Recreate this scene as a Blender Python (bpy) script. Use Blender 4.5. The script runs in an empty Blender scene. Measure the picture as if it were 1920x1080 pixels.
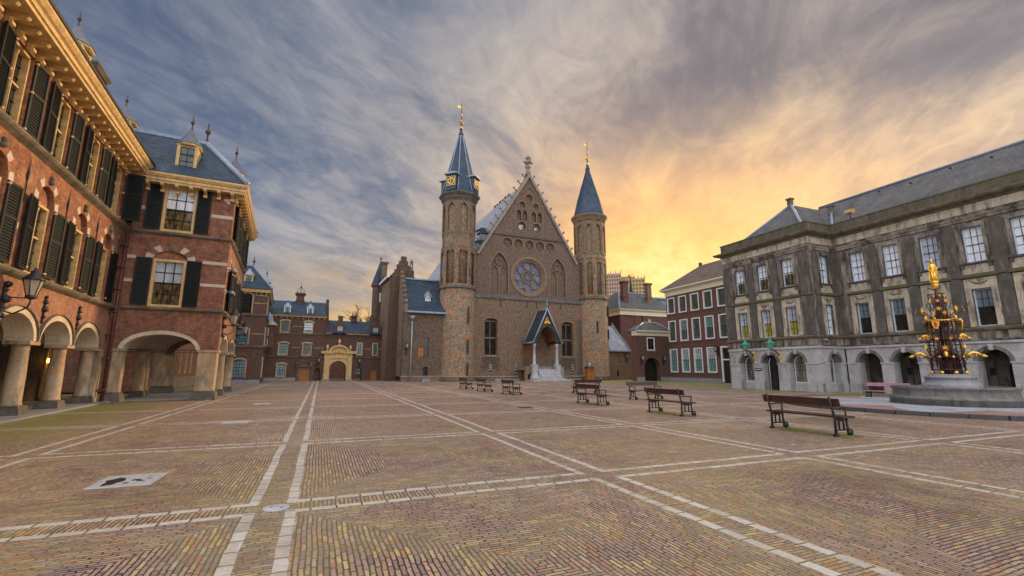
import bpy, bmesh, math, random
from mathutils import Vector, Matrix
from mathutils.geometry import tessellate_polygon
random.seed(7)
PI = math.pi
rad = math.radians
scene = bpy.context.scene
COL = scene.collection

# ------------------------------------------------------------------ node helpers
class NT:
    def __init__(s, tree):
        s.t = tree; s.L = tree.links
    def n(s, kind, props=None, **ins):
        nd = s.t.nodes.new('ShaderNode' + kind)
        for k, v in (props or {}).items(): setattr(nd, k, v)
        for k, v in ins.items():
            key = k.replace('_', ' ')
            sock = nd.inputs[int(k[1:])] if (k[0] == 'i' and k[1:].isdigit()) else nd.inputs[key]
            s.set(sock, v)
        return nd
    def set(s, sock, v):
        if isinstance(v, bpy.types.NodeSocket): s.L.new(v, sock)
        else:
            if isinstance(v, (tuple, list)) and len(v) == 3 and sock.type == 'RGBA': v = (*v, 1)
            sock.default_value = v
    def m(s, op, a, b=None, c=None):
        nd = s.n('Math', {'operation': op}); s.set(nd.inputs[0], a)
        if b is not None: s.set(nd.inputs[1], b)
        if c is not None: s.set(nd.inputs[2], c)
        return nd.outputs[0]
    def mix(s, f, a, b, mode='MIX'):
        nd = s.n('Mix', {'data_type': 'RGBA', 'blend_type': mode})
        s.set(nd.inputs[0], f); s.set(nd.inputs[6], a); s.set(nd.inputs[7], b)
        return nd.outputs[2]
    def rng(s, v, a, b, c=0., d=1., smooth=False):
        nd = s.n('MapRange', {'interpolation_type': 'SMOOTHSTEP' if smooth else 'LINEAR'})
        for i, x in enumerate((v, a, b, c, d)): s.set(nd.inputs[i], x)
        return nd.outputs[0]
    def ramp(s, v, stops, interp='LINEAR'):
        nd = s.n('ValToRGB'); cr = nd.color_ramp; cr.interpolation = interp
        while len(cr.elements) > 1: cr.elements.remove(cr.elements[-1])
        cr.elements[0].position = stops[0][0]; cr.elements[0].color = (*stops[0][1], 1)
        for p, c in stops[1:]:
            e = cr.elements.new(p); e.color = (*c, 1)
        s.set(nd.inputs[0], v)
        return nd.outputs[0]
    def noise(s, vec, scale, detail=4, rough=.55, dist=0.):
        return s.n('TexNoise', Vector=vec, Scale=scale, Detail=detail, Roughness=rough, Distortion=dist).outputs[0]
    def vec(s, x, y, z=0.):
        nd = s.n('CombineXYZ'); s.set(nd.inputs[0], x); s.set(nd.inputs[1], y); s.set(nd.inputs[2], z)
        return nd.outputs[0]
    def scale(s, v, sc, rot=(0, 0, 0), loc=(0, 0, 0)):
        return s.n('Mapping', Vector=v, Scale=sc, Rotation=rot, Location=loc).outputs[0]

def new_mat(name):
    m = bpy.data.materials.new(name); m.use_nodes = True
    m.node_tree.nodes.clear()
    t = NT(m.node_tree)
    out = t.n('OutputMaterial'); p = t.n('BsdfPrincipled')
    t.L.new(p.outputs[0], out.inputs[0])
    return m, t, p

def srgb(r, g, b):
    f = lambda c: (c / 255 / 12.92) if c / 255 <= .04045 else ((c / 255 + .055) / 1.055) ** 2.4
    return (f(r), f(g), f(b))

def brick_mat(name, c1, c2, mortar, patch=None, dark=.55, bw=.22, bh=.068, pf=.5, rough=.88, stains=()):
    m, t, p = new_mat(name)
    tc = t.n('TexCoord'); uv = tc.outputs['UV']; ob = tc.outputs['Object']
    br = t.n('TexBrick', {'offset': .5}, Vector=uv, Color1=c1, Color2=c2, Mortar=mortar, Scale=1., Mortar_Size=.007,
             Mortar_Smooth=.2, Bias=-.1, Brick_Width=bw, Row_Height=bh)
    col = br.outputs[0]
    if patch:
        f = t.rng(t.noise(t.scale(ob, (1, 1, 1.3)), .45, 7, .62), pf, pf + .1)
        col = t.mix(t.m('MULTIPLY', f, .75), col, patch)
    f2 = t.rng(t.noise(ob, 3.2, 7, .68), .36, .64)
    col = t.mix(f2, t.mix(1., col, (dark, dark, dark * 1.02), 'MULTIPLY'), col)
    f3 = t.rng(t.noise(t.scale(ob, (2.2, 2.2, .35)), 1.1, 5, .6), .52, .75)
    col = t.mix(t.m('MULTIPLY', f3, .45), col, (.07, .06, .055))
    if stains:
        o3 = t.n('SeparateXYZ', i0=ob).outputs
        for x0, x1, z0, z1, am in stains:
            wob = t.m('MULTIPLY', t.m('SUBTRACT', t.noise(ob, 1.4, 6, .65), .5), 2.2)
            mx = t.m('MULTIPLY', t.rng(t.m('ADD', o3[0], wob), x0 - .3, x0 + .3, 0., 1., True), t.rng(t.m('ADD', o3[0], wob), x1 + .3, x1 - .3, 0., 1., True))
            mz = t.m('MULTIPLY', t.rng(t.m('ADD', o3[2], wob), z0 - .4, z0 + .5, 0., 1., True), t.rng(o3[2], z1 + .1, z1 - .2, 0., 1.))
            col = t.mix(t.m('MULTIPLY', t.m('MULTIPLY', mx, mz), am), col, (.06, .05, .045))
    g = t.n('HueSaturation', Color=col, Value=t.rng(t.noise(ob, 9., 3, .6), .25, .75, .66, 1.36))
    t.L.new(g.outputs[0], p.inputs['Base Color'])
    p.inputs['Roughness'].default_value = rough
    bp = t.n('Bump', Strength=.5, Distance=.02, Height=t.m('ADD', t.m('MULTIPLY', br.outputs[1], -.6), t.noise(uv, 12., 3)))
    t.L.new(bp.outputs[0], p.inputs['Normal'])
    return m

def stone_mat(name, c1, c2, scale=.8, soot=None, sf=(.45, .65), rough=.8, moss=None, bump=.3, block=None):
    m, t, p = new_mat(name)
    tc = t.n('TexCoord'); ob = tc.outputs['Object']; uv = tc.outputs['UV']
    oi = t.n('ObjectInfo')
    v = t.n('VectorMath', {'operation': 'ADD'}, i0=ob, i1=t.vec(t.m('MULTIPLY', oi.outputs['Random'], 37.), t.m('MULTIPLY', oi.outputs['Random'], 11.), 0.)).outputs[0]
    col = t.mix(t.rng(t.noise(v, scale, 7, .62), .32, .68), c1, c2)
    if block:
        br = t.n('TexBrick', {'offset': .5}, Vector=uv, Color1=(.86, .86, .86), Color2=(1.1, 1.1, 1.1), Mortar=(.55, .53, .5), Scale=1., Mortar_Size=.006,
                 Brick_Width=block[0], Row_Height=block[1])
        col = t.mix(.8, col, br.outputs[0], 'MULTIPLY')
    if soot:
        n1 = t.noise(t.scale(v, (1.6, 1.6, .45)), scale * 1.3, 8, .68, .6)
        col = t.mix(t.rng(n1, sf[0], sf[1]), col, soot)
    if moss:
        col = t.mix(t.m('MULTIPLY', t.rng(t.noise(v, 2.3, 5, .6), .42, .66), .8), col, moss)
    g = t.n('HueSaturation', Color=col, Value=t.rng(t.noise(v, 14., 4, .6), .25, .75, .82, 1.18))
    t.L.new(g.outputs[0], p.inputs['Base Color'])
    p.inputs['Roughness'].default_value = rough
    bp = t.n('Bump', Strength=bump, Distance=.02, Height=t.noise(v, 16., 5))
    t.L.new(bp.outputs[0], p.inputs['Normal'])
    return m

def plain_mat(name, c, rough=.5, metal=0., var=.15, spec=.5):
    m, t, p = new_mat(name)
    ob = t.n('TexCoord').outputs['Object']
    g = t.n('HueSaturation', Color=(*c, 1), Value=t.rng(t.noise(ob, 5., 5, .6), .3, .7, 1 - var, 1 + var))
    t.L.new(g.outputs[0], p.inputs['Base Color'])
    t.L.new(t.rng(t.noise(ob, 8., 4), .3, .7, max(.03, rough - .1), min(1, rough + .1)), p.inputs['Roughness'])
    p.inputs['Metallic'].default_value = metal
    p.inputs['Specular IOR Level'].default_value = spec
    return m

def slate_mat(name, c1, c2, rough=.42, bw=.3, bh=.17, streak=None):
    m, t, p = new_mat(name)
    tc = t.n('TexCoord'); uv = tc.outputs['UV']; ob = tc.outputs['Object']
    br = t.n('TexBrick', {'offset': .5}, Vector=uv, Color1=c1, Color2=c2, Mortar=tuple(x * .45 for x in c1), Scale=1., Mortar_Size=.012,
             Brick_Width=bw, Row_Height=bh, Bias=0.)
    col = br.outputs[0]
    col = t.mix(t.rng(t.noise(ob, .9, 7, .68), .35, .68), t.mix(1., col, (.5, .5, .54), 'MULTIPLY'), col)
    col = t.mix(t.m('MULTIPLY', t.rng(t.noise(t.scale(ob, (1, 1, .5)), 2.6, 7, .7), .54, .72), .4), col, (.13, .15, .17))
    if streak:
        col = t.mix(t.m('MULTIPLY', t.rng(t.noise(t.scale(uv, (3., .5, 1)), 1., 5, .6), .5, .75), .6), col, streak)
    t.L.new(col, p.inputs['Base Color'])
    t.L.new(t.rng(t.noise(ob, 3., 4), .3, .7, rough - .1, rough + .12), p.inputs['Roughness'])
    p.inputs['Specular IOR Level'].default_value = .3
    bp = t.n('Bump', Strength=.35, Distance=.02, Height=t.m('MULTIPLY', br.outputs[1], -1.))
    t.L.new(bp.outputs[0], p.inputs['Normal'])
    return m

def glass_mat(name, c, c2=None, rough=.06, fold=0., spec=.6):
    """old glass: dark or curtained, with a glossy, slightly wavy face"""
    m, t, p = new_mat(name)
    ob = t.n('TexCoord').outputs['Object']; oi = t.n('ObjectInfo')
    v = t.n('VectorMath', {'operation': 'ADD'}, i0=ob, i1=t.vec(t.m('MULTIPLY', oi.outputs['Random'], 31.), 0., t.m('MULTIPLY', oi.outputs['Random'], 17.))).outputs[0]
    col = t.mix(t.rng(t.noise(t.scale(v, (1, 1, .35 if fold else 1.)), 2.2 + fold, 4, .6, .4), .38, .62), c, c2 or c)
    t.L.new(col, p.inputs['Base Color'])
    p.inputs['Roughness'].default_value = rough
    p.inputs['Specular IOR Level'].default_value = spec
    bp = t.n('Bump', Strength=.06, Distance=.05, Height=t.noise(v, 2.5, 2))
    t.L.new(bp.outputs[0], p.inputs['Normal'])
    return m

def glow_mat(name, c, strength):
    m, t, p = new_mat(name)
    p.inputs['Base Color'].default_value = (*c, 1)
    p.inputs['Emission Color'].default_value = (*c, 1); p.inputs['Emission Strength'].default_value = strength
    return m

M = {}
M['brick_red'] = brick_mat('brick_red', (.46, .165, .07), (.27, .085, .04), (.30, .22, .15), patch=(.48, .24, .12), dark=.5, pf=.55)
M['brick_warm'] = brick_mat('brick_warm', (.44, .19, .10), (.33, .13, .07), (.34, .25, .18), dark=.7)
M['brick_pav'] = brick_mat('brick_pav', (.37, .135, .075), (.22, .075, .048), (.27, .20, .15), patch=(.38, .18, .11), dark=.5)
M['brick_brown'] = brick_mat('brick_brown', (.15, .078, .056), (.10, .055, .046), (.17, .13, .11), patch=(.17, .07, .05), dark=.65)
M['brick_hall'] = brick_mat('brick_hall', (.33, .215, .135), (.18, .118, .08), (.29, .23, .175), patch=(.36, .19, .125), dark=.42, pf=.54, stains=((1.0, 3.6, 1.5, 3.3, .7), (13.3, 15.9, 1.5, 3.3, .7), (16.3, 17.6, .5, 9., .55), (7.0, 7.6, 2., 6., .6)))
M['brick_gable'] = brick_mat('brick_gable', (.25, .158, .112), (.15, .095, .074), (.24, .195, .16), patch=(.27, .155, .115), dark=.48, pf=.56)
M['brick_tower'] = brick_mat('brick_tower', (.38, .265, .16), (.21, .145, .095), (.31, .25, .19), patch=(.52, .20, .09), dark=.40, pf=.53)
M['brick_old'] = brick_mat('brick_old', (.29, .18, .12), (.19, .115, .08), (.29, .23, .18), patch=(.3, .2, .1), dark=.55, pf=.52)
M['brick_annex'] = brick_mat('brick_annex', (.22, .14, .095), (.14, .09, .065), (.22, .18, .14), patch=(.24, .16, .09), dark=.45, pf=.54)
M['brick_lit_side'] = brick_mat('brick_lit_side', (.34, .235, .185), (.24, .165, .13), (.28, .23, .19), dark=.5)  # paler brick, the light on the annex's side put into its colour
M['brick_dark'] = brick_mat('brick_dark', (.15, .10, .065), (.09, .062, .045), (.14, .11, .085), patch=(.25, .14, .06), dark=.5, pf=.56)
M['brick_maroon'] = brick_mat('brick_maroon', (.19, .078, .058), (.135, .056, .045), (.17, .12, .10), dark=.6)
M['brick_stone'] = stone_mat('stone_band', (.62, .53, .43), (.48, .40, .32), 2., rough=.8)
M['sand'] = stone_mat('sandstone', (.52, .40, .265), (.38, .305, .225), 1.2, soot=(.12, .10, .085), sf=(.46, .68), moss=(.40, .23, .09))
M['sand_arch'] = stone_mat('arch_stone', (.68, .56, .40), (.55, .44, .32), 1.6, soot=(.25, .2, .16), sf=(.6, .8), block=(.3, .3))
M['plinth'] = stone_mat('dark_plinth', (.075, .065, .06), (.19, .16, .14), 3.5, moss=(.07, .075, .03))
M['ledge'] = stone_mat('ledge_stone', (.11, .09, .075), (.24, .19, .145), 2.2, moss=(.075, .078, .035))
M['soot'] = stone_mat('sooted_stone', (.40, .345, .285), (.27, .235, .20), .8, soot=(.058, .052, .048), sf=(.38, .60), block=(.8, .42))
M['sootdark'] = stone_mat('black_stone', (.125, .11, .10), (.075, .066, .06), 1.3, soot=(.25, .215, .18), sf=(.52, .74), block=(.8, .42))
M['cream'] = stone_mat('pale_sandstone', (.60, .53, .42), (.44, .385, .30), 1.2, soot=(.11, .098, .088), sf=(.47, .67), block=(.7, .5))
M['lime'] = stone_mat('limestone', (.52, .515, .54), (.42, .415, .44), .8, soot=(.12, .115, .115), sf=(.55, .72), moss=(.37, .365, .39), block=(.9, .45))
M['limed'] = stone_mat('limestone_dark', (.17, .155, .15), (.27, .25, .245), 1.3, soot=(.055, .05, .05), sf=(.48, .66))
M['parapet'] = stone_mat('parapet_stone', (.11, .095, .075), (.16, .135, .105), 1.2, soot=(.06, .052, .04), sf=(.48, .64), moss=(.10, .10, .045))
M['mossledge'] = stone_mat('mossy_ledge', (.14, .15, .05), (.10, .085, .06), 3.)
M['blue_stone'] = stone_mat('blue_stone', (.30, .31, .34), (.22, .225, .25), 1.5, soot=(.12, .12, .13), sf=(.55, .7), rough=.5)
M['basin'] = stone_mat('basin_stone', (.15, .14, .135), (.23, .215, .20), 1.4, soot=(.10, .095, .095), sf=(.45, .62), rough=.55, block=(1.1, .6))
M['coping'] = stone_mat('coping_stone', (.33, .29, .25), (.22, .185, .16), 1.8, soot=(.1, .085, .07), sf=(.55, .7))
M['trac'] = stone_mat('tracery_stone', (.27, .19, .125), (.17, .12, .085), 2.)
M['yellow'] = plain_mat('cream_yellow_paint', (.62, .43, .185), .5, var=.28)
M['white'] = plain_mat('white_paint', (.78, .78, .80), .4, var=.06)
M['bluewhite'] = plain_mat('pale_blue_paint', (.58, .70, .86), .4, var=.06)
M['green'] = plain_mat('dark_green_paint', (.007, .011, .012), .55, spec=.3)
M['iron'] = plain_mat('black_iron', (.018, .018, .02), .45)
M['darkwood'] = plain_mat('dark_door', (.012, .011, .011), .5)
M['wood'] = plain_mat('orange_wood', (.36, .135, .03), .5, var=.3)
M['brownwood'] = plain_mat('vault_wood', (.17, .075, .03), .6, var=.3)
M['bench_wood'] = plain_mat('brown_bench_paint', (.05, .02, .016), .42, var=.25)
M['sheen_wood'] = plain_mat('bench_pink_reflection', (.46, .23, .29), .4)  # pink of reflected light put into the bench's colour
M['bench_iron'] = plain_mat('bench_cast_iron', (.016, .022, .024), .4)
M['maroon'] = plain_mat('maroon_ironwork', (.07, .02, .022), .45)
M['finial'] = plain_mat('dark_finial', (.045, .028, .032), .45)
M['leaddark'] = plain_mat('dark_lead', (.09, .10, .145), .4, var=.3)
M['pipe'] = plain_mat('maroon_pipe', (.095, .026, .022), .45)
M['gold'] = plain_mat('gilding', (1.0, .58, .10), .32, metal=.75, var=.3)
M['goldpaint'] = plain_mat('gold_paint', (.85, .50, .06), .4)
M['red'] = plain_mat('red_enamel', (.55, .03, .012), .4)
M['copper'] = plain_mat('green_copper', (.05, .36, .27), .45)
M['lead'] = slate_mat('lead_sheet', (.20, .28, .40), (.25, .34, .46), .38, .6, 3., streak=(.42, .48, .56))
M['leadplain'] = plain_mat('lead', (.26, .33, .43), .4, var=.25)
M['slate'] = slate_mat('blue_slate', (.026, .056, .098), (.044, .082, .135), .55)
M['slatedark'] = slate_mat('dark_slate', (.05, .058, .07), (.075, .082, .095), .45)
M['slatepale'] = slate_mat('pale_slate', (.44, .48, .55), (.54, .58, .65), .35, streak=(.2, .22, .25))
M['tile'] = slate_mat('grey_tile', (.13, .125, .125), (.17, .165, .165), .5, .26, .3)
M['tilebrown'] = slate_mat('brown_tile', (.17, .125, .10), (.22, .16, .125), .6, .3, .32)
M['spire'] = slate_mat('spire_lead', (.036, .072, .13), (.05, .088, .15), .42, .5, 2.5)
M['gdark'] = glass_mat('dark_glass', (.012, .012, .013), (.03, .028, .026))
M['gblue'] = glass_mat('blue_curtain_glass', (.09, .21, .28), (.15, .29, .36), fold=3.)
M['gcurt'] = glass_mat('white_curtain_glass', (.66, .76, .92), (.88, .92, .98), fold=4.)
M['gpale'] = glass_mat('pale_blind_glass', (.36, .42, .50), (.52, .58, .66), fold=1.)
M['gyel'] = glass_mat('yellow_curtain_glass', (.46, .40, .06), (.30, .27, .05), fold=5.)
M['ggreen'] = glass_mat('green_curtain_glass', (.13, .27, .27), (.21, .36, .35), fold=5., spec=.25)
M['ggrey'] = glass_mat('grey_green_glass', (.07, .085, .082), (.13, .15, .14), fold=1.)
M['gwarm'] = glass_mat('curtained_dark_glass', (.02, .018, .015), (.20, .145, .06), fold=4.)
M['grose'] = glass_mat('stained_glass', (.045, .06, .16), (.11, .14, .30), rough=.25)
M['lampglass'] = plain_mat('lamp_glass', (.50, .40, .30), .15)
M['vault'] = stone_mat('vault_plaster', (.36, .31, .25), (.25, .21, .165), 1.)
M['floor'] = stone_mat('arcade_floor', (.32, .32, .34), (.24, .24, .26), 1.2, rough=.5, block=(1.2, .6))
M['tower_a'] = brick_mat('tower_cladding_pink', (.46, .30, .24), (.42, .27, .22), (.5, .36, .3), dark=.85)
M['tower_b'] = plain_mat('tower_cladding_ochre', (.42, .28, .12), .6)
M['bark'] = plain_mat('bark', (.06, .045, .035), .9)
M['mossm'] = stone_mat('moss', (.17, .21, .02), (.25, .24, .04), 6., rough=.95)
M['face'] = plain_mat('clock_face', (.02, .025, .045), .4)
M['cream_paint'] = plain_mat('cream_frieze_paint', (.72, .66, .52), .5, var=.08)
M['lit'] = glow_mat('lit_lamp', (1., .42, .06), 14.)

# ------------------------------------------------------------------ mesh builder
class MB:
    def __init__(s, mtx=None):
        s.v = []; s.f = []; s.sm = []; s.M = mtx
    def add(s, vs, fs, smooth=False, mtx=None):
        o = len(s.v)
        for p in vs:
            p = Vector(p)
            if mtx is not None: p = mtx @ p
            if s.M is not None: p = s.M @ p
            s.v.append(p)
        for f in fs:
            s.f.append([o + i for i in f]); s.sm.append(smooth)
        return s
    def box(s, x0, x1, y0, y1, z0, z1, mtx=None):
        vs = [(x, y, z) for x in (x0, x1) for y in (y0, y1) for z in (z0, z1)]
        return s.add(vs, [(0, 1, 3, 2), (4, 6, 7, 5), (0, 4, 5, 1), (2, 3, 7, 6), (0, 2, 6, 4), (1, 5, 7, 3)], mtx=mtx)
    def slab(s, outer, holes, y0, y1, mtx=None):
        """polygon with holes in the xz plane, y0 = face towards the viewer"""
        loops = [outer] + list(holes)
        tri = tessellate_polygon([[Vector((x, z, 0)) for x, z in l] for l in loops])
        pts = [p for l in loops for p in l]; n = len(pts)
        vs = [(x, y0, z) for x, z in pts] + [(x, y1, z) for x, z in pts]
        fs = [tuple(t) for t in tri] + [tuple(i + n for i in reversed(t)) for t in tri]
        o = 0
        for l in loops:
            k = len(l)
            for i in range(k):
                a, b = o + i, o + (i + 1) % k
                fs.append((a, b, b + n, a + n))
            o += k
        return s.add(vs, fs, mtx=mtx)
    def xprof(s, prof, x0, x1, m0=0., m1=0., mtx=None):
        """closed (y,z) profile swept along x; m0, m1 mitre the ends by -y*m"""
        n = len(prof)
        vs = [(x0 + m0 * y, y, z) for y, z in prof] + [(x1 - m1 * y, y, z) for y, z in prof]
        fs = [tuple(range(n)), tuple(reversed(range(n, 2 * n)))]
        fs += [(i, (i + 1) % n, (i + 1) % n + n, i + n) for i in range(n)]
        return s.add(vs, fs, mtx=mtx)
    def lathe(s, prof, c=(0, 0), seg=24, a0=0., smooth=True, mtx=None, squash=1.):
        vs = []; fs = []; n = len(prof)
        for k in range(seg):
            a = a0 + 2 * PI * k / seg
            for r, z in prof: vs.append((c[0] + r * math.cos(a), c[1] + squash * r * math.sin(a), z))
        for k in range(seg):
            k2 = (k + 1) % seg
            for i in range(n - 1):
                fs.append((k * n + i, k2 * n + i, k2 * n + i + 1, k * n + i + 1))
        if prof[0][0] > 1e-6: fs.append(tuple(k * n for k in reversed(range(seg))))
        if prof[-1][0] > 1e-6: fs.append(tuple(k * n + n - 1 for k in range(seg)))
        return s.add(vs, fs, smooth, mtx)
    def tube(s, pts, r, seg=8, smooth=True, mtx=None):
        pts = [Vector(p) for p in pts]; N = len(pts)
        rs = r if isinstance(r, (list, tuple)) else [r] * N
        vs = []; fs = []; up = None
        for i, p in enumerate(pts):
            d = (pts[min(i + 1, N - 1)] - pts[max(i - 1, 0)]).normalized()
            if up is None: up = Vector((0, 0, 1)) if abs(d.z) < .9 else Vector((1, 0, 0))
            a = d.cross(up)
            if a.length < 1e-4: a = d.cross(Vector((1, 0.3, 0)))
            a.normalize(); b = a.cross(d).normalized(); up = b
            for k in range(seg):
                t = 2 * PI * k / seg
                vs.append(p + (a * math.cos(t) + b * math.sin(t)) * rs[i])
        for i in range(N - 1):
            for k in range(seg):
                k2 = (k + 1) % seg
                fs.append((i * seg + k, i * seg + k2, (i + 1) * seg + k2, (i + 1) * seg + k))
        fs.append(tuple(reversed(range(seg)))); fs.append(tuple((N - 1) * seg + k for k in range(seg)))
        return s.add(vs, fs, smooth, mtx)
    def frustum(s, b, zb, t, zt, mtx=None):
        """b, t = (x0,x1,y0,y1)"""
        q = lambda r, z: [(r[0], r[2], z), (r[1], r[2], z), (r[1], r[3], z), (r[0], r[3], z)]
        return s.add(q(b, zb) + q(t, zt), [(3, 2, 1, 0), (4, 5, 6, 7), (0, 1, 5, 4), (1, 2, 6, 5), (2, 3, 7, 6), (3, 0, 4, 7)], mtx=mtx)
    def ball(s, c, r, seg=10, sz=1., mtx=None):
        n = 6
        return s.lathe([(max(0., r * math.sin(PI * i / n)), c[2] - sz * r * math.cos(PI * i / n)) for i in range(n + 1)], (c[0], c[1]), seg, mtx=mtx)
    def poly(s, vs, mtx=None):
        return s.add(vs, [tuple(range(len(vs)))], mtx=mtx)
    def mesh(s, name):
        me = bpy.data.meshes.new(name)
        bm = bmesh.new()
        bv = [bm.verts.new(p) for p in s.v]
        for f, sm in zip(s.f, s.sm):
            if len(set(f)) < 3: continue
            try:
                fc = bm.faces.new([bv[i] for i in f]); fc.smooth = sm
            except ValueError: pass
        bmesh.ops.remove_doubles(bm, verts=bm.verts, dist=1e-5)
        bmesh.ops.recalc_face_normals(bm, faces=bm.faces)
        uvl = bm.loops.layers.uv.new('UVMap')
        Z = Vector((0, 0, 1))
        for fc in bm.faces:
            n = fc.normal
            if abs(n.z) > .95: t, b = Vector((1, 0, 0)), Vector((0, 1, 0))
            else:
                t = Z.cross(n).normalized(); b = n.cross(t)
            for l in fc.loops:
                l[uvl].uv = (l.vert.co.dot(t), l.vert.co.dot(b))
        bm.to_mesh(me); bm.free()
        return me
    def build(s, name, mat, parent=None, loc=None, rz=0.):
        me = s.mesh(name); me.materials.append(M[mat])
        return link(name, me, parent, loc, rz)

def link(name, me, parent=None, loc=None, rz=0.):
    o = bpy.data.objects.new(name, me); COL.objects.link(o)
    if parent is not None: o.parent = parent
    if loc is not None: o.location = loc
    if rz: o.rotation_euler = (0, 0, rz)
    return o

def tag(o, label=None, cat=None, group=None, kind=None):
    for k, v in (('label', label), ('category', cat), ('group', group), ('kind', kind)):
        if v: o[k] = v
    return o

def thing(name, label, cat, loc=(0, 0, 0), rz=0., group=None):
    o = bpy.data.objects.new(name, None); COL.objects.link(o)
    o.empty_display_size = .3
    o.location = loc; o.rotation_euler = (0, 0, rz)
    return tag(o, label, cat, group)

def kids(o): return [c for c in bpy.data.objects if c.parent == o]

def copy_tree(o, parent=None):
    c = o.copy(); COL.objects.link(c)
    if parent is not None: c.parent = parent
    for ch in kids(o): copy_tree(ch, c)
    return c

def arc(x0, x1, zs, rise, n=12, pointed=False):
    """points from (x0,zs) over the top to (x1,zs)"""
    w = (x1 - x0) / 2; xc = (x0 + x1) / 2; out = []
    if pointed:
        # two circular arcs meeting at the apex
        R = (w * w + rise * rise) / (2 * w)
        a = math.asin(min(1, rise / R)) if rise <= R else PI - math.asin(rise / R)
        for i in range(n + 1):
            t = a * i / n
            out.append((x0 + R - R * math.cos(t), zs + R * math.sin(t)))
        return out + [(2 * xc - x, z) for x, z in reversed(out[:-1])]
    for i in range(2 * n + 1):
        t = PI * (1 - i / (2 * n))
        out.append((xc + w * math.cos(t), zs + rise * math.sin(t)))
    return out

def archhole(x0, x1, z0, zs, rise, n=10, pointed=False):
    a = arc(x0, x1, zs, rise, n, pointed)
    return [(x0, z0)] + a + [(x1, z0)]

def rect(x0, x1, z0, z1): return [(x0, z0), (x0, z1), (x1, z1), (x1, z0)]
def circ(x, z, r, n=24): return [(x + r * math.cos(2 * PI * k / n), z + r * math.sin(2 * PI * k / n)) for k in range(n)]
def ring(mb, x0, x1, zs, rise, t, y0, y1, n=12, pointed=False, down=0.):
    """arch band of thickness t outside the opening; down extends it below the springing"""
    a = arc(x0, x1, zs, rise, n, pointed); b = arc(x0 - t, x1 + t, zs, rise + t, n, pointed)
    if down: a = [(x0, zs - down)] + a + [(x1, zs - down)]; b = [(x0 - t, zs - down)] + b + [(x1 + t, zs - down)]
    mb.slab(b + a[::-1], [], y0, y1)
def annulus(mb, x, z, r0, r1, y0, y1, n=24):
    mb.slab(circ(x, z, r1, n), [circ(x, z, r0, n)], y0, y1)
ROT90 = Matrix.Rotation(PI / 2, 4, 'Z')
ROTM90 = Matrix.Rotation(-PI / 2, 4, 'Z')

# ------------------------------------------------------------------ windows (shared meshes, placed as part > sub-parts)
def win_parts(w, h, fmat, gmat, fw=.09, cols=3, rows=4, bar=.03, barmat=None, rise=0., cross=False, midrail=True, d=.12, split=None, sill=None):
    """meshes of a window, origin at the middle of the sill line; y = 0 is the front of the frame"""
    x0, x1 = -w / 2, w / 2
    fr = MB()
    outer = archhole(x0, x1, 0, h, rise) if rise else rect(x0, x1, 0, h)
    inner = archhole(x0 + fw, x1 - fw, fw, h - (0 if rise else fw), max(.01, rise - fw)) if rise else rect(x0 + fw, x1 - fw, fw, h - fw)
    fr.slab(outer, [inner], 0, d)
    H = h + rise
    if cross:
        fr.box(-.04, .04, d - .13, d - .01, fw, h - fw); fr.box(x0 + fw, -.04, d - .125, d - .02, h * .53, h * .53 + .06); fr.box(.04, x1 - fw, d - .125, d - .02, h * .53, h * .53 + .06)
        fr.lathe([(.028, fw), (.028, h - fw)], (0, d - .135), 8); fr.lathe([(.05, h - fw - .14), (.05, h - fw)], (0, d - .135), 8)
    sa = MB(); top = h - (0 if rise else fw)
    def zt(x):
        return top + (max(.01, rise - fw) * math.sqrt(max(0, 1 - (x / (w / 2 - fw)) ** 2)) if rise else 0)
    for i in range(1, cols):
        x = x0 + fw + (w - 2 * fw) * i / cols
        sa.box(x - bar / 2, x + bar / 2, d - .085, d - .03, fw, zt(x) - .005)
    for j in range(1, rows):
        z = fw + (top - fw) * j / rows
        b2 = bar * (1.9 if (midrail and j == (rows + 1) // 2) else 1)
        sa.box(x0 + fw, x1 - fw, d - (.09 if b2 > bar else .08), d - .035, z - b2 / 2, z + b2 / 2)
    if rise: sa.box(x0 + fw, x1 - fw, d - .09, d - .035, h - bar, h + bar)
    out = [('window', fr, fmat)]
    if cols > 1 or rows > 1: out.append(('sash', sa, barmat or fmat))
    o2 = archhole(x0 + .01, x1 - .01, .01, h, rise - .01) if rise else rect(x0 + .01, x1 - .01, .01, h - .01)
    if split:   # lower part of the glass shows something else (curtain below a blind, ...)
        zc = h * split[0]
        out.append(('pane', MB().slab(rect(x0 + .01, x1 - .01, .01, zc), [], d - .045, d), gmat))
        up = archhole(x0 + .01, x1 - .01, zc + .002, h, rise - .01) if rise else rect(x0 + .01, x1 - .01, zc + .002, h - .01)
        out.append(('upper_pane', MB().slab(up, [], d - .045, d), split[1]))
    else:
        out.append(('pane', MB().slab(o2, [], d - .045, d), gmat))
    res = []
    for nm, mb, mt in out:
        me = mb.mesh(nm); me.materials.append(M[mt]); res.append((nm, me))
    return res

def put_win(parent, parts, x, y, z, rz=0., label=None):
    root = link(parts[0][0], parts[0][1], parent, (x, y, z), rz)
    if label: root['label'] = label
    for nm, me in parts[1:]: link(nm, me, root)
    return root

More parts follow.
